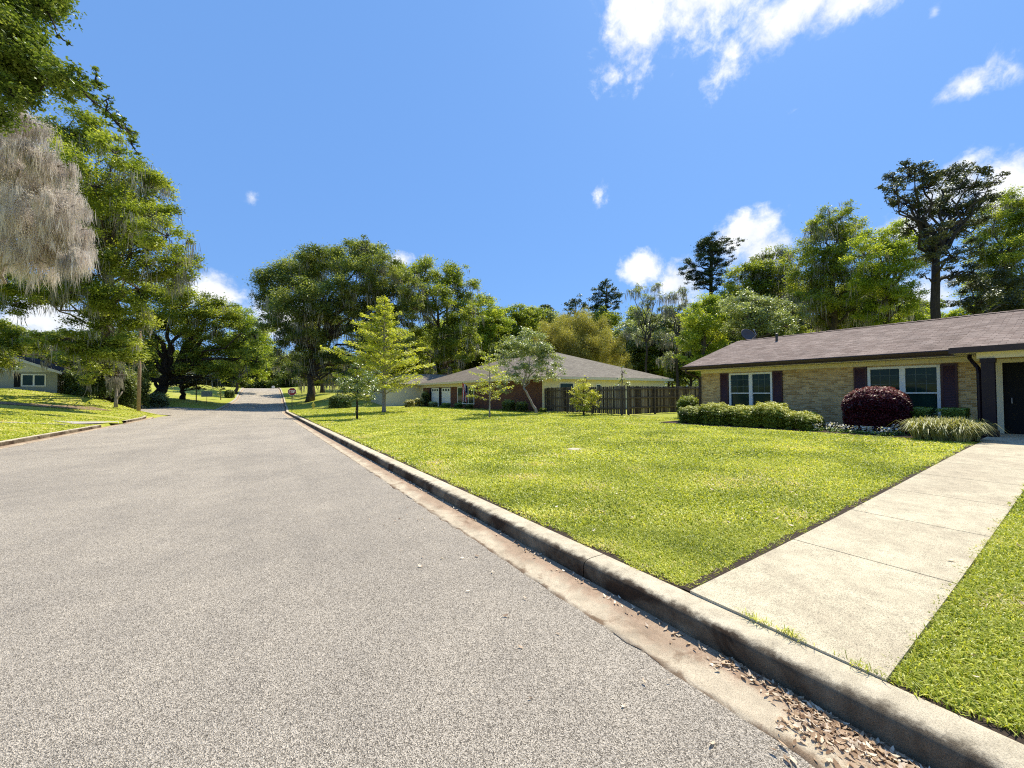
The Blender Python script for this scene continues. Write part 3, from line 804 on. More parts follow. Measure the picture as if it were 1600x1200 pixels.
    f = MB(); f.box(16.12, 16.148, -9.4, ye+.02, 2.60, 2.755); f.add([(16.15, ye, 2.72), (17.16, ye, 2.87), (17.16, ye, 2.76), (16.15, ye, 2.6), (16.15, ye+.022, 2.72), (17.16, ye+.022, 2.87), (17.16, ye+.022, 2.76), (16.15, ye+.022, 2.6)], [(0, 1, 2, 3), (4, 7, 6, 5), (0, 4, 5, 1), (3, 2, 6, 7), (0, 3, 7, 4), (1, 5, 6, 2)])
    f.build('fascia', M['brown'], p)
    s = MB(); s.box(16.4, 16.56, -9.3, 1.9, 2.44, 2.60); s.build('porch_beam', M['cream'], root)
    s = MB(); s.box(16.15, 16.4, -9.3, 2.34, 2.60, 2.612); s.box(16.56, 17.17, -9.3, 2.34, 2.60, 2.612); s.build('porch_ceiling', M['cream'], p)
    for yy in (yon(1545, 16.48), -3.0, -7.5):
        s = MB(); h = .115; zf = .337
        s.box(16.48-h, 16.48+h, yy-h, yy+h, zf, 2.44); s.box(16.48-h-.03, 16.48+h+.03, yy-h-.03, yy+h+.03, zf, zf+.16)
        s.box(16.48-h-.02, 16.48+h+.02, yy-h-.02, yy+h+.02, 2.32, 2.439)
        s.build('porch_post', M['post'], root)
    yy = yon(1545, 16.48)
    d = MB(); d.tube([(17.05, 2.1, 2.68), (17.0, 2.1, 2.5), (16.62, yy+.19, 2.18), (16.5, yy+.17, 2.05), (16.5, yy+.17, .4)], .045, 8); d.build('downspout', M['post'], root)
    # entry
    e = MB(); e.box(X0-.03, X0+.1, dr[1], dr[1]+.15, .34, 2.36); e.box(X0-.03, X0+.1, dr[0]-.15, dr[0], .34, 2.36); e.box(X0-.031, X0+.1, dr[0]-.15, dr[1]+.15, 2.361, 2.47)
    df = e.build('door_frame', M['cream'], root)
    e = MB(); e.box(X0+.06, X0+.1, dr[0], dr[1], .34, 2.36); do = e.build('door', M['black'], root)
    e = MB(); e.tube([(X0+.02, 1.45, 1.2), (X0-.01, 1.45, 1.2), (X0-.01, 1.45, 1.35), (X0+.02, 1.45, 1.35)], .012, 6); e.build('handle', M['metal'], do)
    e = MB(); e.box(15.2, 17.897, -9, 1.75, .12, .335); e.build('porch_slab', M['walk'], root)
    settle(root, (22.4, 1, .2))
house_near()

def dish():
    root = empty('satellite_dish', 'grey round satellite dish standing behind the far end of the brown roof ridge', 'satellite dish')
    c = W(1167, 525, 22.6); b = MB(); n = 20
    ax = np.array([-.35, -.8, .45]); ax /= np.linalg.norm(ax); a = np.cross(ax, [0, 0, 1.]); a /= np.linalg.norm(a); u = np.cross(a, ax)
    vs = [c]; fs = []
    for j, (rr, dp) in enumerate(((.15, .01), (.3, .05), (.45, .12))):
        for k in range(n): t = 2*math.pi*k/n; vs.append(c+ax*dp+rr*(math.cos(t)*a+math.sin(t)*u*.95))
    for k in range(n): fs.append((0, 1+k, 1+(k+1) % n))
    for j in range(2):
        for k in range(n): fs.append((1+j*n+k, 1+(j+1)*n+k, 1+(j+1)*n+(k+1) % n, 1+j*n+(k+1) % n))
    b.add(vs, fs); m0 = len(b.v)
    o = b.build('reflector', M['dishgrey'], root, True); md = o.modifiers.new('s', 'SOLIDIFY'); md.thickness = .02
    t = MB(); foot = np.array([c[0]+.15, c[1]-.1, 2.79+(27.6-c[0]-.15)*.3058])
    t.tube([foot, foot+[0, 0, max(.2, c[2]-foot[2])], c-ax*.02], .025, 6); t.build('mast', M['metal'], root)
    t = MB(); t.tube([c-u*.4+ax*.1, c-u*.35+ax*.6, c+ax*.6], .015, 5); t.box(c[0]+ax[0]*.6-.04, c[0]+ax[0]*.6+.04, c[1]+ax[1]*.6-.04, c[1]+ax[1]*.6+.04, c[2]+ax[2]*.6-.04, c[2]+ax[2]*.6+.04)
    t.build('feed_arm', M['metal'], root)
    settle(root, foot)
dish()

# ------------------------------------------------------------------ corner house with red brick front
def house_mid():
    root = empty('brick_house', 'red brick house with low grey hip roof, narrow white garage doors and cream side wall', 'house')
    X0, X1, Y0, Y1 = 18.2, 33.0, 23.4, 49.2
    zb, zt = -.5, 2.62
    w = MB(); w.box(X0, X1, Y0+.2, Y1, zb, zt); w.build('wall', M['redbrick'], root)
    w = MB(); w.box(X0+.0, X1, Y0, Y0+.19, zb, zt+.001); s = w.build('side_wall', M['creamwall'], root)
    ov = .6; xe0, xe1, ye0, ye1 = X0-ov, X1+ov, Y0-ov, Y1+ov; ze = 2.80; hw = (xe1-xe0)/2; xm = (xe0+xe1)/2; zg = ze+hw*.36
    r = MB(); a = [(xe0, ye0, ze), (xe1, ye0, ze), (xe1, ye1, ze), (xe0, ye1, ze), (xm, ye0+hw, zg), (xm, ye1-hw, zg)]
    r.add(a+[(x, y, ze-.05) for x, y, z in a[:4]], [(3, 0, 4, 5), (1, 2, 5, 4), (0, 3, 9, 6), (0, 6, 7, 1), (2, 1, 7, 8), (3, 2, 8, 9)])
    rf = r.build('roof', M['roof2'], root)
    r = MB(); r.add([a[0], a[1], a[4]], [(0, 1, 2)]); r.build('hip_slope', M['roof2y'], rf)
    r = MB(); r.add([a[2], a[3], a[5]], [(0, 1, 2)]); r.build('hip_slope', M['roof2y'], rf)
    for (px, py, t, k) in ((872, 557, 39.5, .3), (893, 573, 37, .35)):
        v = MB(); p = W(px, py, t); v.lathe((p[0], p[1], p[2]-.35), [(.09, 0), (.09, .3+k*.3), (.12, .31+k*.3), (.10, .36+k*.3)], 10); v.build('vent_pipe', M['darkmetal'], rf)
    v = MB(); p = W(869, 551.5, 40.2); v.box(p[0]-.35, p[0]+.35, p[1]-.3, p[1]+.3, p[2]-.15, p[2]+.03); v.build('roof_vent', M['darkmetal'], rf)
    f = MB(); f.box(xe0-.02, xe0-.001, ye0, ye1, 2.60, 2.79); f.box(xe0, xe1, ye0-.02, ye0-.001, 2.60, 2.79); f.build('fascia', M['cream'], root)
    f = MB(); f.box(xe0, X0, ye0, ye1, 2.585, 2.599); f.box(X0, xe1, ye0, Y0, 2.585, 2.599); f.build('soffit', M['cream'], root)
    # deep cream header over the brick front
    f = MB(); f.box(X0-.06, X0-.001, 33.0, Y1, 2.25, 2.584); f.build('header_board', M['cream'], root)
    for (p0, p1) in ((674.5, 686), (690.5, 704)):
        ya, yb = yon(p1, X0), yon(p0, X0)
        g = MB(); x = X0-.03
        for k in range(4):
            g.box(x, X0-.001, ya, yb, -.3+k*.62, -.3+k*.62+.61)
        do = g.build('garage_door', M['white'], root)
        for k in range(3):
            q = MB(); c0 = ya+(yb-ya)*(.2+.3*k); q.box(x-.012, x-.001, c0-.22, c0+.22, 1.80, 2.06); q.build('door_window', M['glass'], do)
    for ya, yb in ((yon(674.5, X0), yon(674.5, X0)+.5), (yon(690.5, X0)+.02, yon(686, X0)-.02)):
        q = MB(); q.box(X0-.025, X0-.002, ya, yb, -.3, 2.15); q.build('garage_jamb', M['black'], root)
    ya, yb = yon(741, X0), yon(715, X0)
    q = MB(); x = X0-.03
    q.box(x, X0-.001, ya, ya+.12, .4, 2.24); q.box(x, X0-.001, yb-.12, yb, .4, 2.24); q.box(x, X0-.001, ya+.12, yb-.12, 2.14, 2.24); q.box(x, X0-.001, ya+.12, yb-.12, .4, .5)
    for k in (1, 2): y = ya+(yb-ya)*k/3; q.box(x, X0-.001, y-.06, y+.06, .5, 2.14)
    wf = q.build('window', M['white'], root)
    q = MB(); q.box(X0-.018, X0-.002, ya+.12, yb-.12, .5, 2.14); q.build('pane', M['glass'], wf)
    # side windows above the fence
    def xon(px, Y): d = fwd+(px-800)/F*right; return d[0]/d[1]*Y
    for (p0, p1, z1) in ((874, 896, 2.35), (931, 939, 2.25), (960, 968, 2.25)):
        xa, xb = xon(p0, Y0), xon(p1, Y0); q = MB(); y = Y0-.03
        q.box(xa, xa+.07, y, Y0-.001, 1.0, z1); q.box(xb-.07, xb, y, Y0-.001, 1.0, z1); q.box(xa+.07, xb-.07, y, Y0-.001, z1-.07, z1); q.box(xa+.07, xb-.07, y, Y0-.001, 1.0, 1.07)
        wf = q.build('window', M['white'], root)
        q = MB(); q.box(xa+.07, xb-.07, Y0-.015, Y0-.002, 1.07, z1-.07); q.build('pane', M['glass'], wf)
    # cream wing at the far end
    q = MB(); q.box(13.6, X0-.002, 50.4, 58, -.5, 2.72); q.box(X0, 27, 49.21, 58, -.5, 2.58); q.build('wing_wall', M['cream'], root)
    q = MB(); a = [(12.9, 49.7, 2.78), (27.5, 49.7, 2.76), (27.5, 58.6, 2.76), (12.9, 58.6, 2.78), (17.2, 54.1, 4.3), (24, 54.1, 4.3)]
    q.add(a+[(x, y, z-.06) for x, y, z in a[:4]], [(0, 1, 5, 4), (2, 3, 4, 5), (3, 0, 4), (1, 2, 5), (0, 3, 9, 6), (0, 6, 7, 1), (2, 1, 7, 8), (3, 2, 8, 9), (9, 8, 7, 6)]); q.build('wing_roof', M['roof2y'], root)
    settle(root, (25, 36, 0))
house_mid()

def flag():
    root = empty('flag', 'red, white and blue striped flag drooping from a short pole on the red brick house', 'flag')
    X = 17.75; y0 = yon(729, X); b = np.array([18.15, y0+.05, 2.0]); tip = np.array([17.0, y0-.6, 2.62])
    p = MB(); p.tube([b, tip], .014, 6); p.lathe(tip, [(.0, 0), (.03, .02), (.03, .05), (.0, .07)], 8); p.build('flag_pole', M['metal'], root)
    # cloth hangs in folds from the pole
    nu, nv = 13, 14
    def pt(i, j):
        u = i/nu; v = j/nv
        q = tip*(1-.62*u)+b*(.62*u)
        return q+np.array([.07*math.sin(u*15+v*2), .10*math.sin(u*9+v*3)+v*.12, -1.75*v-.12*math.sin(u*7)*v+(.62*u)*0])
    def cloth(name, i0, i1, j0, j1, mat):
        vs = []; fs = []
        for i in range(i0, i1):
            for j in range(j0, j1):
                n = len(vs); vs += [pt(i, j), pt(i+1, j), pt(i+1, j+1), pt(i, j+1)]; fs.append((n, n+1, n+2, n+3))
        mk(name, vs, fs, mat, root)
    cloth('canton', 6, nu, 0, 6, M['flagblue'])
    for i in range(nu):
        cloth('red_stripe' if i % 2 == 0 else 'white_stripe', i, i+1, 6 if i >= 6 else 0, nv, M['flagred'] if i % 2 == 0 else M['signwhite'])
    settle(root, b)
flag()

def fence():
    root = empty('picket_fence', 'weathered dark wooden privacy fence between the brick house and the ranch house', 'fence')
    A = np.array([18.3, 23.2]); B = np.array([18.5, 15.7]); Cc = np.array([26.6, 15.5])
    for (p, q, side) in ((A, B, -1), (B, Cc, 1)):
        L = np.linalg.norm(q-p); d = (q-p)/L; n = np.array([-d[1], d[0]])
        m = MB(); s = 0
        while s < L-.13:
            wd = .135+rng.uniform(-.004, .004); gap = rng.uniform(.02, .05)
            a = p+d*s; b_ = p+d*(s+wd); zb = float(ground(a[0], a[1]))+.04+rng.uniform(0, .03); zt = 1.93+rng.uniform(-.02, .02)+.012*math.sin(s*1.3)
            o = n*(.0095+rng.uniform(0, .006)); ou = lambda w_, z: [(w_[0]+o[0]*k, w_[1]+o[1]*k, z) for k in (-1, 1)]
            c1 = a+d*.03; c2 = b_-d*.03
            ring = [(a, zb), (b_, zb), (b_, zt-.04), (c2, zt), (c1, zt), (a, zt-.04)]
            vs = [ou(w_, z)[0] for w_, z in ring]+[ou(w_, z)[1] for w_, z in ring]
            m.add(vs, [tuple(range(6))[::-1], tuple(range(6, 12))]+[(i, (i+1) % 6, (i+1) % 6+6, i+6) for i in range(6)], rng.uniform(0, 1))
            s += wd+gap
        m.build('fence_panel', M['fence'], root)
        for h in (.45, 1.05, 1.6):
            r = MB(); o1 = -n*.022 if False else n*(-.045)
            a = p+o1; b_ = q+o1; z0 = float(ground(*p))
            w2 = n*.019
            vs = []
            for w_ in (a, b_):
                for k, zz in ((-1, -.045), (1, -.045), (1, .045), (-1, .045)): vs.append((w_[0]+w2[0]*k, w_[1]+w2[1]*k, z0+h+zz))
            r.add(vs, [(0, 1, 2, 3), (7, 6, 5, 4), (0, 4, 5, 1), (1, 5, 6, 2), (2, 6, 7, 3), (3, 7, 4, 0)]); r.build('rail', M['fence'], root)
        k = 0
        while k <= L:
            w_ = p+d*k-n*.115; z0 = float(ground(*w_)); r = MB(); r.box(w_[0]-.045, w_[0]+.045, w_[1]-.045, w_[1]+.045, z0-.1, 1.88); r.build('fence_post', M['fence'], root); k += 2.4
    settle(root, (18.5, 15.7, float(ground(18.5, 15.7))))
fence()

def house_left():
    root = empty('gabled_house', 'low grey house with dark metal roof seen under the trees at the left edge', 'house')
    X1, X0, Y0, Y1 = -17.6, -24.8, 60.0, 68.0; xm = -21.2; zb = 1.0; ze = 4.1; zg = 5.75
    w = MB(); w.box(X0, X1, Y0, Y1, zb, ze-.1); w.build('wall', M['siding3'], root)
    g = MB(); g.add([(X0, Y0, ze-.1), (X1, Y0, ze-.1), (xm, Y0, zg-.15), (X0, Y0-.04, ze-.1), (X1, Y0-.04, ze-.1), (xm, Y0-.04, zg-.15)], [(0, 2, 1), (3, 4, 5), (0, 1, 4, 3), (1, 2, 5, 4), (2, 0, 3, 5)]); g.build('gable', M['gable3'], root)
    r = MB(); e0, e1 = X0-.5, X1+.5; k = (zg-ze)/(X1-xm+.0)
    for sg, xe in ((1, e1), (-1, e0)):
        zz = ze-.5*k*.0-.15
        vs = [(xm, Y0-.6, zg), (xe, Y0-.6, zz), (xe, Y1+3, zz), (xm, Y1+3, zg)]
        vs += [(x, y, z-.06) for x, y, z in vs]
        f = [(0, 1, 2, 3), (7, 6, 5, 4), (0, 4, 5, 1), (1, 5, 6, 2), (2, 6, 7, 3)]
        r.add(vs, f if sg > 0 else [q[::-1] for q in f])
    rf = r.build('roof', M['metalroof'], root)
    s = MB()
    for i in range(1, 26):
        y = Y0-.6+i*.45; s.add([(xm, y, zg+.001), (e1, y, ze-.149), (e1, y, ze-.10), (xm, y, zg+.05)], [(0, 1, 2, 3)])
    s.build('roof_seam', M['metalroof'], rf)
    t = MB()
    for sg, xe in ((1, e1), (-1, e0)):
        vs = [(xm, Y0-.63, zg+.04), (xe, Y0-.63, ze-.11), (xe, Y0-.63, ze-.36), (xm, Y0-.63, zg-.2), (xm, Y0-.605, zg+.04), (xe, Y0-.605, ze-.11), (xe, Y0-.605, ze-.36), (xm, Y0-.605, zg-.2)]
        t.add(vs, [(0, 1, 2, 3), (4, 7, 6, 5), (0, 4, 5, 1), (3, 2, 6, 7)])
    t.build('rake_board', M['gable3'], root)
    def xon(px): d = fwd+(px-800)/F*right; return d[0]/d[1]*Y0
    a, b = xon(33), xon(72); q = MB(); y = Y0-.04
    q.box(a, a+.1, y, Y0-.001, 2.5, 3.75); q.box(b-.1, b, y, Y0-.001, 2.5, 3.75); q.box(a+.1, b-.1, y, Y0-.001, 3.65, 3.75); q.box(a+.1, b-.1, y, Y0-.001, 2.5, 2.6); m_ = (a+b)/2; q.box(m_-.06, m_+.06, y, Y0-.001, 2.6, 3.65)
    wf = q.build('window', M['white'], root)
    q = MB(); q.box(a+.1, b-.1, Y0-.02, Y0-.002, 2.6, 3.65); q.build('pane', M['glass'], wf)
    a, b = xon(22), xon(31.5); q = MB(); q.box(a, b, Y0-.05, Y0-.001, 2.45, 3.8); q.build('shutter', M['black'], root)
    settle(root, (-21, 64, 2))
house_left()

# ------------------------------------------------------------------ street furniture
def stroke_letters(b, word, cen, ux, uz, h, w, gap, th, nrm, off):
    G_ = {'S': [[(1, .85), (.8, 1), (.2, 1), (0, .8), (.1, .58), (.9, .42), (1, .2), (.8, 0), (.2, 0), (0, .15)]],
          'T': [[(0, 1), (1, 1)], [(.5, 1), (.5, 0)]],
          'O': [[(.25, 0), (0, .25), (0, .75), (.25, 1), (.75, 1), (1, .75), (1, .25), (.75, 0), (.25, 0)]],
          'P': [[(0, 0), (0, 1), (.8, 1), (1, .8), (1, .65), (.8, .48), (0, .48)]]}
    tot = len(word)*w+(len(word)-1)*gap
    for i, ch in enumerate(word):
        x0 = -tot/2+i*(w+gap)
        for st in G_[ch]:
            for (p, q) in zip(st[:-1], st[1:]):
                P = np.array([x0+p[0]*w, (p[1]-.5)*h]); Q = np.array([x0+q[0]*w, (q[1]-.5)*h]); d = Q-P; L = np.linalg.norm(d); d /= L; n = np.array([-d[1], d[0]])*th/2; P = P-d*th*.4; Q = Q+d*th*.4
                vs = [cen+ux*v[0]+uz*v[1]+nrm*off for v in (P-n, Q-n, Q+n, P+n)]
                b.add(vs, [(0, 1, 2, 3)])
def stop_sign():
    root = empty('stop_sign', 'red octagonal stop sign on a dark post at the corner of the right kerb', 'stop sign')
    x, y = 2.93, 46.0; z0 = float(ground(x, y)); pc = CAM[:2]-np.array([x, y]); a0 = R(8)
    nrm = np.array([math.sin(a0)*-1, -math.cos(a0), 0]); ux = np.array([math.cos(a0), -math.sin(a0), 0])*1.0; ux = np.array([-nrm[1], nrm[0], 0]); uz = np.array([0, 0, 1.])
    top = W(453, 607.3, 40)[2]-.0; r = .38; c = np.array([x, y, W(453, 612, 40)[2]])
    p = MB(); p.box(x-.03, x+.03, y+.005, y+.035, z0-.1, c[2]+.3); p.build('post', M['darkmetal'], root)
    def octa(rad, off, name, mat, par):
        b = MB(); v = []
        for k in range(8):
            t = R(22.5+45*k); v.append(c+rad*(math.cos(t)*ux+math.sin(t)*uz)+nrm*off)
        v2 = [q-nrm*.003 for q in v]; b.add(v+v2, [tuple(range(8)), tuple(range(8, 16))[::-1]]+[(i, i+8, (i+1) % 8+8, (i+1) % 8) for i in range(8)])
        return b.build(name, mat, par)
    pl = octa(r*1.08, .004, 'sign_plate', M['signwhite'], root); octa(r*1.02, .009, 'sign_face', M['signred'], pl)
    b = MB(); stroke_letters(b, 'STOP', c, ux, uz, .25, .11, .035, .034, nrm, .012); b.build('lettering', M['signwhite'], pl)
    settle(root, (x, y, z0))
stop_sign()
def utility_pole():
    root = empty('utility_pole', 'bare brown wooden pole standing in front of the leaning oak beside the left lawn', 'utility pole')
    p = W(217, 610, 37); z0 = float(ground(p[0], p[1])); b = MB()
    b.tube([(p[0], p[1], z0-.3), (p[0]+.02, p[1], z0+4), (p[0]+.03, p[1], z0+8.6)], [.15, .13, .10], 12); b.build('pole', M['pole'], root, True)
    s = MB(); s.box(p[0]-.14, p[0]+.2, p[1]-.13, p[1]-.08, z0+7.6, z0+8.1); s.build('crossarm', M['metal'], root)
    settle(root, (p[0], p[1], z0))
utility_pole()
def board_sign():
    root = empty('yard_sign', 'blank grey green board sign on a thin post in the shade across the side street', 'sign')
    g = W(323, 632, 55); x, y = g[0], g[1]; z0 = float(ground(x, y)); zc = W(323, 616, 55)[2]; b = MB()
    b.tube([(x, y, z0-.2), (x, y, zc+.3)], .03, 6); b.build('post', M['darkmetal'], root)
    b = MB(); b.box(x-.62, x+.62, y-.05, y-.032, zc-.36, zc+.42); b.build('board', M['signgreen'], root)
    settle(root, (x, y, z0))
board_sign()
def hydrant():
    g = W(489.5, 640, 46); x, y = g[0], g[1]; z0 = float(ground(x, y))
    root = empty('fire_hydrant', 'small yellow fire hydrant on the lawn to the right of the stop sign', 'fire hydrant')
    b = MB(); b.lathe((x, y, z0-.03), [(.2, 0), (.2, .06), (.13, .08), (.12, .55), (.16, .57), (.16, .62), (.13, .64), (.1, .75), (.03, .8)], 14); b.build('barrel', M['hydrant'], root, False)
    for s in (-1, 1):
        b = MB(); b.tube([(x+s*.1, y, z0+.45), (x+s*.22, y, z0+.45)], .055, 10); b.build('nozzle', M['hydrant'], root)
    b = MB(); b.tube([(x, y, z0+.76), (x, y, z0+.86)], .03, 5); b.build('valve_nut', M['hydrant'], root)
    settle(root, (x, y, z0))
hydrant()
def street_lamp():
    c = W(323, 561.5, 57); z0 = float(ground(c[0]-1.2, c[1]+.5)); x, y = c[0]-1.2, c[1]+.5
    root = empty('street_lamp', 'pale pink lamp shade showing among the oak leaves above the yard sign', 'street lamp')
    b = MB(); b.tube([(x, y, z0-.2), (x, y, c[2]+.2), (c[0], c[1], c[2]+.5)], [.07, .05, .03], 7); b.build('lamp_post', M['darkmetal'], root)
    b = MB(); b.lathe((c[0], c[1], c[2]-.35), [(.42, 0), (.40, .06), (.22, .55), (.10, .75)], 12); b.build('lamp_shade', M['pinkglass'], root)
    settle(root, (x, y, z0))
street_lamp()
def cover():
    g = G(898, 702); z = float(ground(g[0], g[1])); root = empty('utility_cover', 'small round concrete utility cover sunk in the middle of the front lawn', 'utility cover')
    b = MB(); b.lathe((g[0], g[1], z-.02), [(.18, 0), (.18, .022), (.165, .028), (.15, .022), (.145, .02)], 20); b.build('rim', M['walk'], root)
    b = MB(); b.lathe((g[0], g[1], z-.01), [(.14, 0), (.14, .016), (.12, .018)], 20); b.build('lid', M['walk'], root)
    settle(root, (g[0], g[1], z)); return g
COVER = cover()
def mailbox():
    g = W(427, 611, 98); x, y = g[0], g[1]; z0 = float(ground(x, y)); z1 = W(427, 606, 98)[2]
    root = empty('mailbox', 'tiny white mailbox beside the right kerb near the crest of the road', 'mailbox')
    b = MB(); b.box(x-.05, x+.05, y-.05, y+.05, z0-.1, z1); b.build('post', M['white'], root)
    b = MB(); n = 8; vs = []
    for yy in (y-.3, y+.3):
        vs += [(x-.35, yy, z1), (x+.35, yy, z1)]+[(x+.35*math.cos(math.pi*k/n), yy, z1+.28+.25*math.sin(math.pi*k/n)) for k in range(n+1)]
    m = n+3; b.add(vs, [tuple(range(m))[::-1], tuple(range(m, 2*m))]+[(i, (i+1) % m, (i+1) % m+m, i+m) for i in range(m)]); b.build('box', M['white'], root)
    settle(root, (x, y, z0))
mailbox()

# left lawn hard strips
strip_ground('driveway_apron', [(-7.78, 33.6), (-8.9, 34.4)], 3.4, M['pale'], .03)
strip_ground('garden_path', [(-8.9, 31.5), (-12.5, 28), (-19, 24)], .22, M['pale'], .03)
strip_ground('driveway', [(-11.5, 48.5), (-16, 44.5), (-24, 41), (-34, 38)], 2.6, M['gutter'], .03)
o = sheet('flower_bed', lambda y: 14.75+.15*math.sin(y*1.3), lambda y: 17.9, np.arange(1.75, 11.3, .4), lambda x, y: ground(x, y)+.02, M['mulch'], 8)
sheet('flower_bed', lambda y: 17.1+.15*math.sin(y), lambda y: 18.2, np.arange(23.5, 49.5, .8), lambda x, y: ground(x, y)+.02, M['mulch'], 4)

# ------------------------------------------------------------------ shrubs near the ranch house
def shrub(name, label, mounds, mat, size, cov=3.0, group=None, box=False, cat='shrub', core=True, jag=.05, inner=.0, stems=8):
    """mounds: (x,y,zbase,rx,ry,h)"""
    root = empty(name, label, cat, group); cc = []; nn_ = []
    st = MB()
    for (x, y, z, rx, ry, h) in mounds:
        A = 2*math.pi*((rx*ry)**.5)*(h+.5*(rx+ry)/2)
        n = int(cov*A/(.5*size*size*.55))
        d = unit(n); d[:, 2] = np.where((d[:, 2] < -.25) & (rng.uniform(0, 1, n) < .4), -d[:, 2], d[:, 2])
        if box: d = np.sign(d)*np.abs(d)**.35; d /= np.abs(d).max(1)[:, None]
        else:
            d = np.sign(d)*np.abs(d)**.8; d /= (np.abs(d)**2.4).sum(1)[:, None]**(1/2.4); hn = np.hypot(d[:, 0], d[:, 1])+1e-6; lo = (d[:, 2] < 0); d[lo, :2] *= (rng.uniform(.88, 1.0, n)/hn)[lo, None]
        k = 1-np.abs(rng.normal(0, .10, n))-inner*rng.uniform(0, 1, n)
        wob = 1+jag*np.sin(d[:, 0]*9+x*3)*np.cos(d[:, 1]*8+y*5)+jag*.7*np.sin(d[:, 2]*13+d[:, 0]*15)+rng.normal(0, .015, n)
        k = k*wob
        p = np.stack([x+d[:, 0]*rx*k, y+d[:, 1]*ry*k, z+np.maximum(h*.5+d[:, 2]*h*.5*k, .02)], 1)
        cc.append(p); nn_.append(d)
        for i in range(stems):
            a = rng.uniform(0, 6.28); rr = rng.uniform(.2, .75)
            st.tube(bez((x+.1*math.cos(a), y+.1*math.sin(a), z-.05), (x+rx*rr*math.cos(a), y+ry*rr*math.sin(a), z+h*rng.uniform(.6, .85)), .1, 5, .04), [.022, .018, .014, .01, .006], 4, cap=False)
    c = np.concatenate(cc); d = np.concatenate(nn_)
    V, f = leafquads(c, size, .35, .55, outd=d)
    rr = rng.uniform(.0, .42, len(c))+.5*S(.15, .85, d[:, 2])  # upper leaves paler: new growth plus top light and low shade put into colour
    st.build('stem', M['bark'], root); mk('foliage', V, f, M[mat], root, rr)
    m0 = mounds[len(mounds)//2]; settle(root, (m0[0], m0[1], m0[2])); return root
def gz(x, y): return float(ground(x, y))
hx = [(15.75, 9.75, .62), (15.7, 8.75, .72), (15.75, 7.7, .78), (15.8, 6.75, .72), (15.75, 5.75, .58)]
HG = 'low yellow green hedge mounds under the left front window'
hl = ['leftmost low mound of the yellow green hedge, nearest the downspout', 'second low mound from the left in the yellow green hedge', 'tallest middle mound of the yellow green hedge under the window',
      'fourth yellow green hedge mound, just right of the right window shutter', 'small right end mound of the yellow green hedge, by the bare brick wall']
for (x, y, r_), lb, hh in zip(hx, hl, (.74, .88, .80, .92, .62)):
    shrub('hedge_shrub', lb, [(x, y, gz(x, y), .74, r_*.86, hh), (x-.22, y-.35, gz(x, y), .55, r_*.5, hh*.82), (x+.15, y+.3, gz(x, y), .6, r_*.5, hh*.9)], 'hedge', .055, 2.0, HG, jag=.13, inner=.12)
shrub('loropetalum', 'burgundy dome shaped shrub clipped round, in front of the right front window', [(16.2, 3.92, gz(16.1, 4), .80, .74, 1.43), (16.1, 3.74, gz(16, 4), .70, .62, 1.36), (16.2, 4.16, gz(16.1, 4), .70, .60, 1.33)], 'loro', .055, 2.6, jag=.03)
shrub('boxwood', 'small clipped square green box shrub behind the border grass', [(16.7, 2.75, gz(16.7, 2.8), .42, .6, .78)], 'box', .045, 4.0, box=True, jag=.015)
shrub('azalea_bush', 'loose green bush at the ranch house corner in front of the fence', [(18.5, 11.75, gz(18, 12), .55, .5, 1.2), (18.9, 12.1, gz(18, 12), .5, .5, 1.0)], 'oak', .09, 1.8, jag=.15, inner=.4)

def border_grass():
    root = empty('border_grass', 'arching cream striped border grass clump at the end of the front walk', 'ornamental grass')
    V = []; Fc = []; rr = []
    for _ in range(52):
        x = rng.uniform(14.4, 15.3); y = rng.uniform(1.78, 2.75); z = gz(x, y)
        for k in range(62):
            a = rng.uniform(0, 6.28); L = rng.uniform(.36, .72); lean = rng.uniform(.1, 1.0)**1.3
            d = np.array([math.cos(a), math.sin(a), 0]); s = np.array([-d[1], d[0], 0])*rng.uniform(.006, .011)
            p0 = np.array([x, y, z])+d*.04; p1 = p0+d*L*.22*lean+[0, 0, L*.55]; p2 = p0+d*L*.55*lean+[0, 0, L*(.88-.18*lean)]; p3 = p0+d*L*.95*lean+[0, 0, L*(.95-.62*lean)]
            n = len(V); V += [p0-s*.7, p0+s*.7, p1-s, p1+s, p2-s*.8, p2+s*.8, p3-s*.1, p3+s*.1]
            Fc += [(n, n+1, n+3, n+2), (n+2, n+3, n+5, n+4), (n+4, n+5, n+7, n+6)]; rr += [rng.uniform(.1, 1)]*3
    mk('blade', V, np.array(Fc), M['lirio'], root, rr)
    b = MB(); b.tube([(14.8, 2.6, gz(14.8, 2.6)-.1), (14.8, 2.6, gz(14.8, 2.6)+.08)], [.25, .1], 8); b.build('root_crown', M['soil'], root)
    settle(root, (14.8, 2.6, gz(14.8, 2.6)))
border_grass()
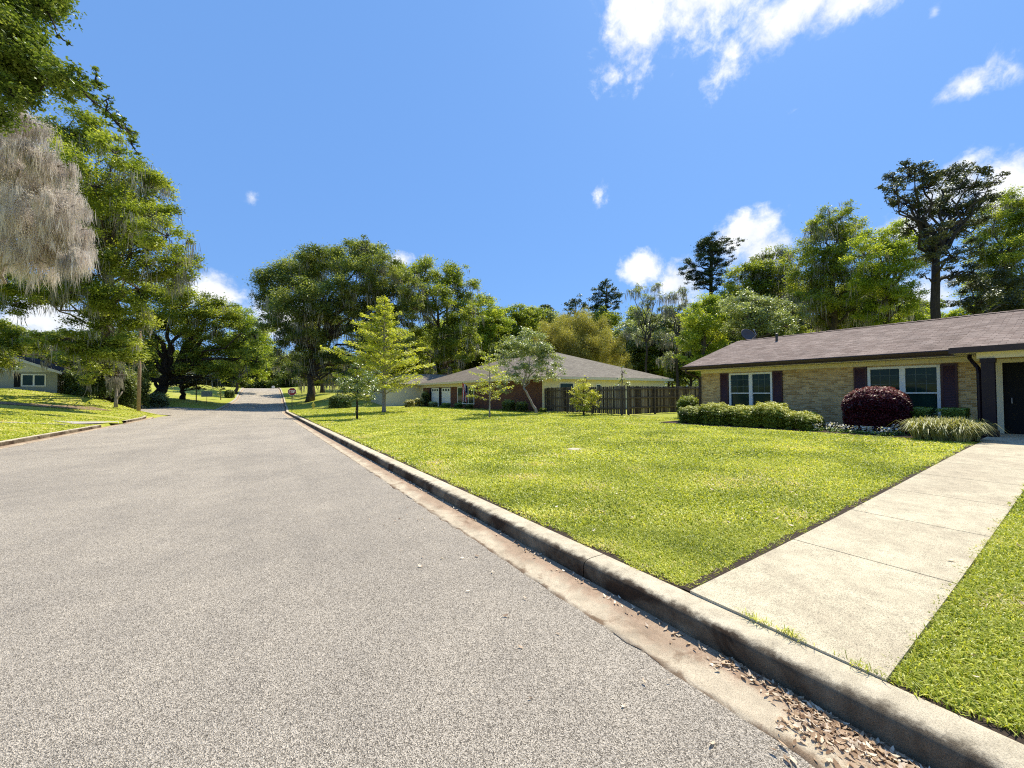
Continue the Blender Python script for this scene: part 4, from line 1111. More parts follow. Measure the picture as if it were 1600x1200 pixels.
# white flowers along the bed
fl = [(1275, 670), (1293, 668), (1302, 671), (1317, 672), (1336, 674), (1350, 675), (1362, 675), (1378, 677), (1390, 677), (1402, 676), (1427, 674)]
fw = ['white flower clump below the right end of the yellow green hedge', 'pinkish flower clump just right of the hedge end', 'largest pink flower clump between hedge and burgundy shrub', 'white flower clump at the left edge of the burgundy shrub',
      'small white flower clump under the left part of the burgundy shrub', 'white flower clump left of centre below the burgundy shrub', 'white flower clump at the centre foot of the burgundy shrub', 'bright white flower clump right of centre below the burgundy shrub',
      'white flower clump under the right part of the burgundy shrub', 'largest white flower clump at the right foot of the burgundy shrub', 'last white flower clump touching the border grass']
for i, (px, py) in enumerate(fl):
    g = G(px, py+4.5); x, y = g[0], g[1]; z = gz(x, y)
    r_ = .17 if i in (2, 9) else .12
    root = empty('bedding_flower', fw[i], 'flowers', 'white flowers edging the bed')
    n = 60; c = np.stack([x+rng.normal(0, r_*.5, n), y+rng.normal(0, r_*.5, n), z+rng.uniform(.08, .13+r_*1.1, n)], 1)
    V, f = leafquads(c, .05, 1.0, .8); mk('bloom', V, f, M['flower'], root, rng.uniform(0, 1, n))
    n = 150; c = np.stack([x+rng.normal(0, r_*.8, n), y+rng.normal(0, r_*.8, n), z+rng.uniform(.0, .03+r_*.7, n)], 1)
    V, f = leafquads(c, .06, .5, .5); mk('foliage', V, f, M['box'], root, rng.uniform(0, 1, n))
    settle(root, (x, y, z))

# ------------------------------------------------------------------ young trees on the lawns
def conifer(name, label, base, H, hw, mat, size, nbr, per, tr, low=.16, bark='barkpale', drp=.15, cat='tree'):
    root = empty(name, label, cat); b = MB(); base = np.array(base)
    b.tube([base-[0, 0, .2], base+[0, 0, .3], base+[.03, 0, H*.5], base+[0, .02, H*.97]], [tr*1.5, tr, tr*.6, .012], 9)
    cs = []; nn_ = []
    for i in range(nbr):
        u = (i+rng.uniform(0, 1))/nbr; z = low*H+u*(1-low)*H*.97
        prof = (1-u)**.75*.92+.05 if u > .25 else .72+u*.9
        L = hw*prof*rng.uniform(.5, 1.2); a = i*2.39996+rng.uniform(-.4, .4)
        d = np.array([math.cos(a), math.sin(a), 0]); rise = rng.uniform(.12, .5)*(1-.2*u)
        st = base+[0, 0, z]; en = st+d*L+[0, 0, L*rise]
        P = bez(st, en, L*.10, 6, .012); b.tube(P, [max(.012, tr*.28)*(1-.85*k/5) for k in range(6)], 4, cap=False)
        side = np.array([-d[1], d[0], 0])
        n = int(per*L/hw)
        t = rng.uniform(.12, 1.04, n)**.8
        P = np.array(P); q = np.stack([np.interp(t*5, range(6), P[:, k]) for k in range(3)], 1)
        wv = (L*.30*(1.1-t)+.12)*rng.normal(0, .8, n)
        q += side*wv[:, None]; q[:, 2] += rng.normal(0, .05, n)*hw*.35-np.abs(wv)*drp
        cs.append(q)
    c = np.concatenate(cs); V, f = leafquads(c, size, .9, .42)
    b.build('trunk', M[bark], root, True); mk('crown', V, f, M[mat], root, np.clip(rng.uniform(.1, .9, len(c)), 0, 1)); settle(root, base)
g = W(600, 640, 33.7); conifer('bald_cypress', 'large feathery yellow green young cypress standing alone on the lawn', at(g[0], g[1]), 10.3, 4.7, 'cypress', .19, 88, 420, .17, low=.14)
g = W(765, 640, 23.4); conifer('bald_cypress', 'thin small yellow green cypress sapling in front of the red brick house', at(g[0], g[1]), 3.9, 1.75, 'cypress', .11, 36, 150, .05, low=.25)

def bushy(name, label, g, t, lst, tr, mat, size, cov, forkpx, bark='bark', **kw):
    b = at(g[0], g[1]); fk = W(forkpx[0], forkpx[1], t)
    return tree(name, label, b, fk, tr, pxblobs(t, lst), mat, size, cov=cov, bark=bark, **kw)
g = W(558, 640, 25.5)
bushy('young_magnolia', 'small dark glossy leaved tree at left of the large yellow green cypress', g, 25.5,
      [(558, 590, 18), (540, 602, 16), (576, 598, 16), (545, 620, 14), (572, 622, 15), (558, 575, 11), (530, 612, 10), (560, 612, 17), (586, 612, 11), (559, 638, 5), (556, 646, 4)], .06, 'magnolia', .11, 1.1, (558, 590), 'barkdark', sub=9)
g = W(840, 642, 27.5)
root, _ = bushy('leaning_crape_myrtle', 'grey green multi stemmed tree leaning left beside the fence end', g, 27.5,
      [(790, 560, 17), (812, 545, 20), (835, 540, 22), (858, 552, 18), (800, 580, 16), (828, 570, 20), (855, 578, 15), (775, 578, 12), (870, 568, 12), (842, 558, 20), (785, 598, 12), (812, 592, 13), (880, 580, 9), (820, 527, 14), (800, 535, 14), (868, 590, 11), (790, 610, 10), (845, 590, 13)], .10, 'greyleaf', .13, 1.5, (818, 606), 'barkpale', sub=11, limb_n=6)
g = G(912, 649)
dd = np.linalg.norm(g-CAM)
def tt(g): return float(np.dot(g-CAM, fwd))
T = tt(g)
bushy('garden_shrub', 'rounded yellow green shrub standing alone in front of the fence', g, T, [(912, 612, 15), (900, 618, 13), (925, 618, 13), (910, 630, 14), (922, 634, 12), (898, 630, 10), (912, 598, 8), (915, 590, 4), (933, 625, 8)], .05, 'hedge', .10, 1.6, (912, 620), 'bark', sub=9, cat='shrub')
p = W(972, 610, 26); b = at(p[0], p[1])
tree('slender_shrub', 'thin white flecked shrub rising above the fence from behind', b, W(972, 590, 26), .04, pxblobs(26, [(972, 592, 7), (974, 582, 5), (966, 600, 6), (979, 600, 6), (972, 575, 3)]), 'greyleaf', .12, cov=1.0, sub=7, cat='shrub')

# planting in front of the brick house
PG = 'shrubs in front of the red brick house'
for (px, pyt, hw, x, mat, lb) in ((640, 624, 9, 14.6, 'olive', 'pale low bush at the foot of the cream wing wall, behind the big cypress'), (655, 621, 8, 16.5, 'olive', 'yellow green bush beside the left corner of the garage doors'), (665, 610, 7, 17.6, 'oakdark', 'tall dark narrow shrub against the corner of the cream wing'),
                                 (677, 627, 8, 17.0, 'greyleaf', 'light leafy shrub in front of the left narrow garage door'), (697, 629, 8, 17.0, 'box', 'low green shrub in front of the right narrow garage door'), (716, 629, 7, 17.1, 'box', 'low dark shrub below the left of the brick house window'),
                                 (733, 631, 7, 17.2, 'oakdark', 'low dark shrub beneath the striped flag'), (795, 624, 11, 17.0, 'oakdark', 'dark spiky shrub right of the cypress sapling against red brick'), (815, 627, 10, 17.1, 'oakdark', 'dark shrub at the base of the leaning grey green tree'),
                                 (848, 640, 6, 17.4, 'hedge', 'tiny bright plant at the left end of the fence')):
    y = yon(px, x); t = (x*fwd[0]+y*fwd[1]); z = gz(x, y); top = W(px, pyt, t)[2]; r_ = hw*t/F
    shrub('foundation_shrub', lb, [(x, y, z, r_*.9, r_*1.2, max(.35, top-z))], mat, lsize(t, 1.7), 1.6, PG, jag=.15, inner=.3, stems=5)

# ------------------------------------------------------------------ left side trees
p = W(-120, 610, 13.5); b = at(p[0], p[1])
tree('magnolia_tree', 'tall dark glossy leaved tree reaching in at the top left corner', b, W(-60, 60, 13.5), .2,
     pxblobs(12.5, [(-40, -60, 70), (30, -30, 50), (5, 30, 42), (50, 5, 26), (30, 75, 38), (70, 100, 30), (-20, 110, 50), (55, 130, 28), (100, 118, 24), (110, 145, 20), (130, 140, 16), (150, 112, 9), (158, 130, 9), (145, 160, 13), (165, 175, 11), (185, 195, 13),
                    (200, 205, 11), (205, 225, 9), (215, 238, 5), (150, 135, 10), (168, 155, 9), (180, 180, 10), (193, 192, 9), (208, 215, 8), (120, 128, 14), (90, 110, 16), (20, 150, 26), (75, 20, 12), (90, 55, 6), (110, 70, 5), (60, 165, 14), (-60, 30, 60), (-80, 150, 60)], .1),
     'magnolia', .11, cov=2.3, bark='barkdark', sub=12, subr=.38, limbr=.2, limb_n=12)
p = W(-40, 620, 17); b = at(p[0], p[1])
root, cs = tree('mossy_dead_tree', 'pale grey tree smothered in spanish moss at the far left', b, W(-25, 400, 17), .32,
     pxblobs(16, [(0, 200, 46), (35, 190, 30), (-30, 260, 60), (20, 270, 52), (65, 300, 42), (100, 330, 32), (20, 340, 50), (70, 370, 40), (-20, 380, 50), (40, 400, 36), (105, 380, 28), (115, 410, 20), (60, 240, 26), (120, 360, 20), (85, 260, 20)], .25),
     'mosspale', .085, cov=.8, asp=.18, flat=1.3, upb=.1, limbr=.42, bark='barkpale', moss=(2300, .8, .016, 14), mossmat='mosspale', sub=26, subr=.21, shell=(.3, 1.15), tuft=.07)
p = W(168, 620, 44); b = at(p[0], p[1])
tree('tall_live_oak', 'tallest green oak with moss on the left, behind the pale mossy tree', b, W(165, 430, 36), .42,
     pxblobs(31, [(110, 210, 40), (150, 215, 32), (180, 240, 30), (90, 270, 48), (150, 290, 52), (205, 275, 34), (225, 300, 34), (245, 295, 24), (190, 330, 46), (240, 340, 34), (262, 370, 36), (130, 360, 50), (200, 400, 46), (280, 400, 30), (255, 425, 36), (150, 430, 44), (298, 425, 18), (60, 330, 50), (70, 420, 46), (90, 200, 24), (238, 285, 12), (290, 380, 14)], .5),
     'oak', .19, cov=1.9, moss=(420, 1.5, .04, 9), sub=15, subr=.33)
p = W(205, 620, 46); b = at(p[0], p[1])
tree('spreading_oak', 'broad low oak branch spread over the grey house roof at left', b, W(172, 520, 38), .3,
     pxblobs(33, [(20, 470, 30), (60, 455, 30), (100, 450, 30), (-10, 520, 26), (25, 535, 22), (65, 538, 20), (105, 530, 22), (150, 500, 26), (130, 545, 24), (170, 540, 28), (10, 440, 30), (180, 470, 30), (205, 500, 26), (160, 570, 20), (200, 550, 26), (135, 575, 14), (-20, 560, 30), (75, 562, 9), (110, 566, 12), (150, 590, 16)], .4),
     'oak', .18, cov=2.4, moss=(200, 1.2, .04, 8), sub=15, subr=.38)
p = W(238, 620, 54); b = at(p[0], p[1])
tree('leaning_live_oak', 'wide live oak with a thick trunk leaning right behind the bare wooden pole', b, W(262, 585, 54), .75,
     pxblobs(53, [(250, 470, 34), (290, 480, 34), (330, 490, 30), (360, 510, 26), (385, 530, 20), (230, 510, 32), (270, 520, 32), (310, 530, 32), (345, 545, 28), (375, 560, 24), (400, 565, 16), (210, 550, 26), (250, 560, 26), (300, 570, 26), (335, 580, 20), (365, 590, 14), (195, 580, 20), (230, 590, 18), (352, 480, 16), (400, 530, 14), (215, 455, 30)], .4),
     'oak', .27, cov=1.9, sub=15, limbr=.5, bark='barkdark', moss=(60, 2, .08, 6))
p = W(285, 625, 60); b = at(p[0], p[1])
tree('dark_oak', 'small dark oak with a straight trunk behind the yard sign', b, W(284, 600, 60), .35, pxblobs(60, [(285, 592, 16), (262, 595, 12), (305, 595, 14), (320, 590, 14), (335, 598, 10), (298, 604, 9), (272, 580, 14), (345, 605, 7), (312, 606, 7)], .5), 'darktree', .25, cov=2.6, bark='barkdark')
p = W(368, 622, 78); b = at(p[0], p[1])
tree('roadside_tree', 'bright green tree overhanging the far road from its left side', b, W(372, 590, 78), .3, pxblobs(80, [(375, 500, 22), (395, 520, 22), (410, 545, 18), (385, 550, 22), (360, 570, 16), (400, 575, 16), (415, 590, 11), (380, 590, 14), (345, 590, 10), (350, 530, 20), (418, 520, 16)], .5), 'bright', .36, cov=1.8, sub=14)
p = W(346, 622, 70); shrub('round_bush', 'small round dark bush at the left kerb of the far road', [(-4.4, 88, gz(-4.4, 88), .78, .78, 1.5)], 'oakdark', .2, 2.2)
p = W(345, 622, 66); b = at(p[0], p[1])
tree('lawn_sapling', 'thin young sapling on the sunny lawn beyond the yard sign', b, W(345, 612, 66), .06, pxblobs(66, [(344, 614, 5), (347, 609, 4), (343, 606, 4)]), 'oakdark', .22, cov=1.2, sub=6)
for (px, t, top, bot, hw, mat, lb) in ((135, 47, 520, 618, 40, 'oak', 'low leafy tree between the grey house and the bare wooden pole'), (200, 50, 500, 615, 36, 'oakdark', 'dark leafy tree behind the bare wooden pole, left of the leaning oak'), (20, 72, 505, 600, 50, 'oak', 'green tree standing behind the grey house gable'), (95, 70, 512, 600, 40, 'oakdark', 'dark tree behind the right end of the dark metal roof')):
    dtree('understorey_tree', lb, px, t, top, bot, hw, mat, 14, 1.9, 2.2, tr=.18, group='leafy trees under the oaks on the left', rr=.42)
# dark understory right of the gray house
UG = 'understorey shrubs beside the grey house'
for (px, t, top, hw, mat, lb) in ((112, 43, 578, 16, 'oakdark', 'dark shrub hiding the lower eave end of the grey house'), (212, 47, 570, 16, 'oakdark', 'dark tall shrub directly behind the bare wooden pole'), (128, 42, 572, 22, 'oakdark', 'dark rounded shrub touching the right end of the grey house'), (150, 41, 568, 21, 'oakdark', 'dark leafy shrub mass left of the pale forked stump'), (192, 43, 576, 18, 'oakdark', 'dark shrub just left of the bare wooden pole'),
                                  (172, 46, 560, 20, 'darktree', 'tallest dark shrub behind the pale forked stump'), (20, 50, 604, 26, 'box', 'low green bush under the left house wall at the edge'), (62, 46, 602, 20, 'olive', 'sunlit green bush below the grey house window'),
                                  (95, 44, 604, 16, 'box', 'green bush between the grey house window and the dark shrubs'), (85, 50, 584, 12, 'oak', 'tall green shrub covering the right part of the grey house window'), (245, 50, 612, 14, 'greyleaf', 'light green shrub right of the pole base')):
    p = W(px, 612, t); x, y = p[0], p[1]; z = gz(x, y); r_ = hw*t/F; h = max(.6, W(px, top, t)[2]-z)
    shrub('garden_shrub', lb, [(x, y, z, r_, r_, h), (x+r_*.4, y-r_*.3, z, r_*.8, r_*.8, h*.75)], mat, lsize(t, 1.6), 1.5, UG, jag=.18, inner=.4, stems=6)
root = empty('forked_stump', 'pale forked dead trunk in front of the dark shrubs near the pole', 'dead trunk')
p = W(181, 620, 36.5); x, y = p[0], p[1]; z = gz(x, y); b = MB()
b.tube([(x, y, z-.2), (x+.02, y, z+.8), (x+.05, y, z+1.6), (x-.02, y, z+2.6)], [.16, .13, .10, .05], 8); b.tube([(x+.02, y, z+.7), (x+.3, y, z+1.2), (x+.45, y, z+1.5)], [.09, .07, .05], 7); b.build('trunk', M['barkpale'], root, True)
V, f, r_ = strands(np.array([[x, y, z+2.6]])+rng.normal(0, .25, (40, 3)), 1.0, .04, 8); mk('hanging_moss', V, f, M['moss'], root, r_)
settle(root, (x, y, z))

# ------------------------------------------------------------------ centre trees
p = W(484, 620, 62); b = at(p[0], p[1])
tree('great_live_oak', 'huge mossy live oak towering behind the stop sign in the centre left', b, W(492, 545, 62), .55,
     pxblobs(62, [(440, 440, 34), (425, 470, 26), (475, 430, 36), (505, 415, 34), (550, 405, 34), (575, 395, 26), (590, 425, 34), (620, 430, 26), (560, 450, 42), (510, 465, 42), (460, 485, 38), (430, 510, 26), (600, 470, 36), (640, 450, 28), (550, 500, 38), (500, 520, 36), (455, 530, 28), (480, 555, 26), (520, 565, 26), (560, 550, 28), (600, 520, 30), (650, 485, 24), (440, 560, 18), (500, 585, 18), (455, 580, 14), (535, 590, 16), (415, 445, 14), (568, 380, 12), (415, 500, 14), (470, 590, 16), (500, 572, 24), (520, 600, 14), (545, 575, 22), (480, 530, 26), (620, 500, 30), (590, 560, 24), (630, 540, 22), (560, 590, 18)], .4),
     'oakdark', .28, cov=2.3, limbr=.5, moss=(700, 1.9, .07, 8), bark='bark', sub=15, subr=.32)
p = W(504, 616, 80); b = at(p[0], p[1])
tree('background_oak', 'slim dark trunked oak behind the great live oak, over the far lawn', b, W(505, 580, 80), .4, pxblobs(80, [(500, 560, 24), (530, 565, 22), (470, 570, 20), (555, 580, 18), (515, 590, 14), (480, 592, 12)], .6), 'oakdark', .4, cov=2, moss=(120, 2.5, .12, 7))
p = W(700, 620, 66); b = at(p[0], p[1])
tree('arching_oak', 'grey green oak with a long arching limb behind the brick house garage', b, W(690, 520, 66), .55,
     pxblobs(64, [(640, 430, 22), (665, 425, 24), (695, 440, 28), (715, 425, 18), (725, 455, 22), (680, 470, 30), (715, 490, 28), (650, 480, 26), (740, 490, 16), (660, 515, 22), (700, 525, 26), (735, 525, 20), (690, 555, 20), (725, 555, 18), (655, 550, 18), (745, 555, 12), (665, 575, 14), (705, 578, 12)], .5),
     'oak', .29, cov=2.1, moss=(200, 1.8, .07, 7), sub=14)
dtree('background_tree', 'bright green tree rising just right of the arching oak', 765, 76, 455, 585, 45, 'bright', 14, tr=.3)
dtree('background_tree', 'green tree behind the roof peak of the brick house', 820, 84, 462, 585, 40, 'oak', 14, tr=.3)
dtree('background_tree', 'bluish green tree beyond the olive coloured feathery tree', 862, 95, 482, 580, 34, 'greyleaf', 10, tr=.3)
p = W(912, 620, 52); b = at(p[0], p[1])
tree('feathery_bamboo', 'rounded olive yellow feathery clump behind the grey hip roof', b, W(912, 560, 52), .2,
     pxblobs(51, [(865, 520, 26), (885, 512, 22), (910, 512, 24), (935, 520, 24), (955, 535, 22), (970, 555, 18), (850, 535, 18), (890, 540, 28), (925, 550, 28), (955, 572, 20), (905, 575, 22), (872, 560, 24), (978, 575, 10), (845, 555, 14)], .4),
     'olive', .19, cov=1.9, sub=18, subr=.30, flat=1.1, upb=-.2, asp=.25)
PGp = 'pines on the skyline'
def pine(label, px, t, top, bot, blobs, tr, size=None, cov=1.7):
    p = W(px, 620, t); b = at(p[0], p[1]); fk = W(px, top+12, t)
    return tree('pine_tree', label, b, fk, tr, pxblobs(t, blobs, .3), 'pine', size or lsize(t, 1.8), cov=cov, bark='barkdark', group=PGp, sub=10, flat=.45, subr=.42)
pine('tall slim pine above the olive feathery clump', 948, 92, 440, 560, [(948, 446, 10), (936, 458, 11), (960, 460, 11), (930, 474, 12), (950, 474, 12), (966, 478, 9), (940, 490, 11), (958, 494, 10), (948, 506, 8), (925, 486, 8)], .3)
pine('small distant pine left of the tall slim pine', 900, 115, 464, 540, [(900, 470, 9), (890, 480, 9), (910, 482, 9), (898, 492, 9), (885, 494, 6), (914, 496, 7)], .3)
pine('tiny round topped pine farthest left on the skyline', 852, 120, 474, 540, [(852, 480, 9), (845, 486, 7), (860, 487, 7), (853, 494, 7)], .25)
pine('big dark pine beside the round white cloud', 1112, 58, 365, 520, [(1118, 376, 13), (1105, 380, 12), (1135, 378, 9), (1096, 392, 13), (1118, 394, 14), (1140, 392, 9), (1150, 380, 7), (1160, 377, 5), (1080, 412, 11), (1100, 410, 13), (1125, 412, 12), (1066, 422, 8), (1085, 430, 12), (1108, 430, 14), (1128, 428, 9), (1095, 446, 12), (1120, 446, 11), (1075, 438, 8), (1145, 405, 6)], .35, .19, 2.0)
# bare mossy snags
for (lb, px, t, lim) in (('bare dead tree hung with moss, right of the tall slim pine', 1010, 50, [(990, 455, 9), (1002, 448, 8), (1025, 450, 9), (1036, 462, 8), (1012, 470, 12), (995, 490, 13), (1022, 495, 13), (1040, 485, 9), (1005, 525, 15), (1030, 530, 14), (985, 520, 10)]),
                         ('crooked dark snag with few leaves left of the light green tree', 1058, 48, [(1050, 462, 8), (1066, 458, 8), (1072, 475, 8), (1045, 485, 9), (1062, 500, 10), (1050, 530, 11), (1040, 560, 11), (1068, 545, 9)])):
    p = W(px, 620, t); b = at(p[0], p[1])
    tree('mossy_snag', lb, b, W(px, 535, t), .2, pxblobs(t, lim), 'greyleaf', .17, cov=.95, bark='bark', moss=(150, 1.1, .05, 8), sub=11, subr=.42, limbr=.5, group='bare mossy trees behind the fence')
SG = 'trees behind the ranch house'
def T2(name, label, px, t, mat, lst, base=None, **kw):
    p = W(base or px, 620, t); b = at(p[0], p[1]); top = min(q[1] for q in lst); fk = W(px, top+(560-top)*.45, t)
    kw.setdefault('cov', 1.7); kw.setdefault('size', lsize(t, 1.75)); kw.setdefault('tr', .3)
    lst = [(q[0], q[1], q[2]*1.15) for q in lst]; kw['cov'] *= 1.3
    return tree(name, label, b, fk, kw.pop('tr'), pxblobs(t, lst, .45), mat, kw.pop('size'), group=SG, **kw)
T2('background_tree', 'fresh light green tree between the crooked snag and the big pine', 1098, 40, 'bright', [(1100, 478, 20), (1080, 495, 18), (1118, 495, 18), (1095, 515, 24), (1075, 530, 18), (1120, 525, 18), (1085, 550, 20), (1108, 555, 20), (1068, 565, 12), (1098, 575, 16)])
T2('background_tree', 'grey green small leaved tree behind the satellite dish', 1180, 37, 'greyleaf', [(1150, 480, 20), (1175, 470, 20), (1200, 475, 20), (1160, 500, 22), (1190, 500, 24), (1215, 490, 20), (1145, 520, 18), (1175, 520, 20), (1225, 510, 18), (1240, 490, 16)], cov=1.5)
T2('background_tree', 'thin tree draped in grey moss between the big pine and the tall green crowns', 1200, 50, 'oakdark', [(1190, 410, 14), (1215, 400, 16), (1235, 410, 14), (1175, 430, 14), (1205, 430, 18), (1230, 435, 18), (1185, 455, 16), (1215, 460, 20), (1165, 450, 12)], cov=1.0, moss=(220, 1.5, .05, 8))
T2('background_tree', 'mid green tree between the big dark pine and the moss curtain oak', 1165, 50, 'oak', [(1150, 440, 20), (1175, 425, 20), (1200, 430, 20), (1225, 425, 18), (1150, 465, 22), (1185, 460, 24), (1215, 460, 22), (1240, 450, 20), (1130, 480, 18), (1165, 490, 24), (1205, 490, 24)], cov=1.7, moss=(80, 1.5, .05, 8))
T2('moss_draped_oak', 'tall oak with curtain of moss, first high crown left of the wide bright green crown', 1300, 42, 'oak', [(1290, 345, 18), (1315, 340, 20), (1335, 350, 16), (1265, 365, 16), (1290, 375, 22), (1320, 375, 22), (1255, 400, 20), (1285, 410, 26), (1320, 410, 26), (1265, 440, 26), (1300, 450, 30), (1340, 440, 24), (1270, 480, 26), (1310, 490, 28), (1345, 480, 24), (1250, 470, 16)], cov=1.6, moss=(320, 1.6, .045, 8), tr=.4)
T2('background_tree', 'wide bright green crown left of the open dark tree', 1390, 37, 'bright', [(1365, 375, 20), (1395, 370, 20), (1420, 380, 20), (1350, 400, 22), (1385, 405, 26), (1430, 405, 20), (1360, 435, 24), (1400, 440, 26), (1345, 460, 20), (1380, 470, 24), (1415, 470, 20), (1370, 495, 20), (1405, 498, 16)], cov=1.8, moss=(60, 1.3, .04, 8))
T2('background_tree', 'deep green mossy tree low between the curtain oak and the ranch roof', 1345, 45, 'oakdark', [(1330, 470, 26), (1360, 480, 26), (1310, 500, 24), (1345, 505, 24), (1380, 500, 22), (1290, 505, 20)], moss=(160, 1.5, .05, 8), cov=2.2)
p = W(1462, 620, 29); b = at(p[0], p[1])
dk, _ = tree('open_dark_tree', 'tallest tree at right with dark open crown against white cloud', b, W(1462, 400, 29), .36,
     pxblobs(29, [(1395, 278, 13), (1380, 296, 10), (1415, 262, 12), (1565, 275, 9), (1548, 310, 13), (1420, 275, 17), (1400, 300, 15), (1440, 270, 17), (1450, 295, 20), (1480, 275, 17), (1505, 265, 15), (1530, 270, 14), (1500, 295, 20), (1540, 290, 13), (1555, 285, 8), (1390, 315, 9), (1415, 320, 18), (1440, 330, 20), (1475, 325, 22), (1510, 325, 20), (1530, 315, 15), (1430, 355, 16), (1460, 365, 20), (1495, 360, 20), (1525, 350, 15), (1450, 400, 16), (1485, 400, 20), (1515, 390, 16), (1440, 430, 10), (1490, 430, 16), (1520, 425, 16)], .45),
     'darktree', .15, cov=1.7, bark='barkdark', sub=17, subr=.30, limbr=.34, group=SG)
T2('background_tree', 'green and dark crown beyond the open dark tree', 1570, 34, 'oak', [(1545, 330, 20), (1575, 325, 20), (1600, 320, 24), (1560, 355, 24), (1595, 360, 28), (1540, 380, 22), (1575, 395, 28), (1555, 420, 26), (1600, 430, 34), (1530, 440, 20), (1570, 460, 26), (1620, 380, 40)], base=1580, cov=1.3, moss=(90, 1.2, .04, 8), tr=.35)
T2('background_tree', 'dark low crown with a leaning limb just above the right end of the roof', 1530, 31, 'darktree', [(1515, 445, 18), (1545, 440, 20), (1575, 450, 20), (1500, 470, 16), (1535, 470, 20), (1565, 480, 18), (1600, 470, 22), (1520, 490, 12)], base=1500, cov=1.6, tr=.22)
# lower fill behind roofs, each its own small tree
fillers = [(748, 82, 482, 40, 'oak', 'green tree closing the gap right of the arching oak, above the brick house roof'), (793, 86, 490, 40, 'bright', 'bright far tree just left of the brick house roof peak'), (838, 92, 500, 40, 'oak', 'green far tree under the tiny round topped pine'), (885, 98, 505, 38, 'oakdark', 'dark far tree under the small distant pine'),
           (940, 90, 505, 34, 'oak', 'green far tree around the trunk of the tall slim pine'), (1015, 64, 488, 30, 'oak', 'mid green tree filling the space behind both bare mossy trees'), (1062, 62, 490, 30, 'oakdark', 'dark tree between the crooked snag and the big dark pine'), (1140, 58, 455, 34, 'bright', 'bright tree just right of the big dark pine trunk'),
           (1440, 52, 500, 26, 'oak', 'low green tree right behind the trunk of the open dark tree'), (1545, 50, 420, 44, 'oak', 'green tree behind the dark low crown on the right'),
           (1010, 60, 560, 30, 'oak', 'low green tree at the far right end of the grey hip roof'), (1045, 56, 575, 22, 'bright', 'low bright tree behind the fence near the ranch house eave'), (1150, 52, 510, 30, 'oakdark', 'dark low tree behind the grey green small leaved tree'),
           (1230, 50, 500, 34, 'oak', 'low mid green tree under the moss draped thin tree'), (1290, 52, 500, 34, 'oakdark', 'low dark tree behind the middle of the ranch roof'), (1420, 47, 490, 34, 'bright', 'low light green tree left of the open dark trunk'),
           (1500, 46, 485, 34, 'bright', 'low light green tree right of the open dark trunk'), (1575, 46, 480, 36, 'oakdark', 'low dark tree behind the right end of the roof'), (620, 92, 540, 50, 'oakdark', 'dark far tree behind the big cypress'),
           (740, 90, 520, 45, 'oakdark', 'dark far tree behind the brick house garage roof'), (800, 70, 560, 40, 'oakdark', 'dark low tree directly behind the brick house ridge'), (1000, 75, 500, 34, 'oak', 'mid green far tree behind the bare dead tree'), (1050, 78, 520, 34, 'oakdark', 'dark far tree behind the crooked snag'),
           (985, 62, 530, 36, 'greyleaf', 'grey green far tree behind the bare dead tree, right of the olive clump'), (1035, 58, 515, 30, 'greyleaf', 'pale green far tree between the two bare mossy trees'), (660, 84, 535, 44, 'oak', 'green far tree filling the gap between the great oak and the arching oak'), (705, 96, 520, 50, 'bright', 'bright far tree seen under the arching limb'), (950, 66, 535, 44, 'oakdark', 'dark tree right behind the olive feathery clump'),
           (1080, 50, 560, 34, 'oakdark', 'dark low tree behind the fresh light green tree'), (1110, 66, 470, 40, 'oak', 'green tree under the big dark pine'), (1190, 62, 460, 44, 'oakdark', 'dark far tree behind the satellite dish tree'), (1260, 60, 440, 44, 'oakdark', 'dark far tree left of the moss curtain oak'),
           (1345, 60, 430, 40, 'oak', 'green far tree between the moss curtain oak and the bright crown'), (1420, 58, 440, 34, 'oak', 'green far tree just left of the open dark trunk, above the roof'), (1600, 44, 400, 50, 'oak', 'tall green tree rising right of the dark low crown')]
for (px, t, top, hw, mat, lb) in fillers:
    dtree('background_tree', lb, px, t, top-32, 606, hw*1.25, mat, 17, 1.9, 2.4, tr=.2, group='low trees behind the houses', rr=.42)
# beyond the crest of the road
far = [(395, 132, 520, 30, 'bright', 'far bright tree beyond the crest, left of the road axis'), (430, 140, 530, 30, 'oakdark', 'far dark tree beyond the crest at the road end'), (462, 125, 540, 30, 'oakdark', 'far dark tree beyond the crest behind the stop sign'), (350, 120, 540, 34, 'oak', 'far green tree left of the crest behind the round bush'),
       (300, 110, 530, 40, 'oak', 'far green tree behind the dark oak'), (240, 100, 510, 44, 'oak', 'far green tree behind the leaning live oak'), (170, 85, 500, 44, 'oakdark', 'far dark tree behind the understorey shrubs'), (110, 82, 520, 40, 'bright', 'far bright tree behind the metal roofed house'),
       (40, 80, 500, 44, 'oakdark', 'far dark tree behind the metal roofed house at the left edge'), (500, 130, 545, 34, 'oak', 'far green tree seen through the great live oak trunks'), (550, 120, 550, 36, 'oakdark', 'far dark tree left behind the big cypress'), (400, 160, 500, 60, 'oak', 'farthest green tree closing the end of the road')]
for (px, t, top, hw, mat, lb) in far:
    dtree('far_tree', lb, px, t, top, 612, hw, mat, 10, 1.8, 2.1, tr=.3, group='trees beyond the crest of the road', rr=.42)
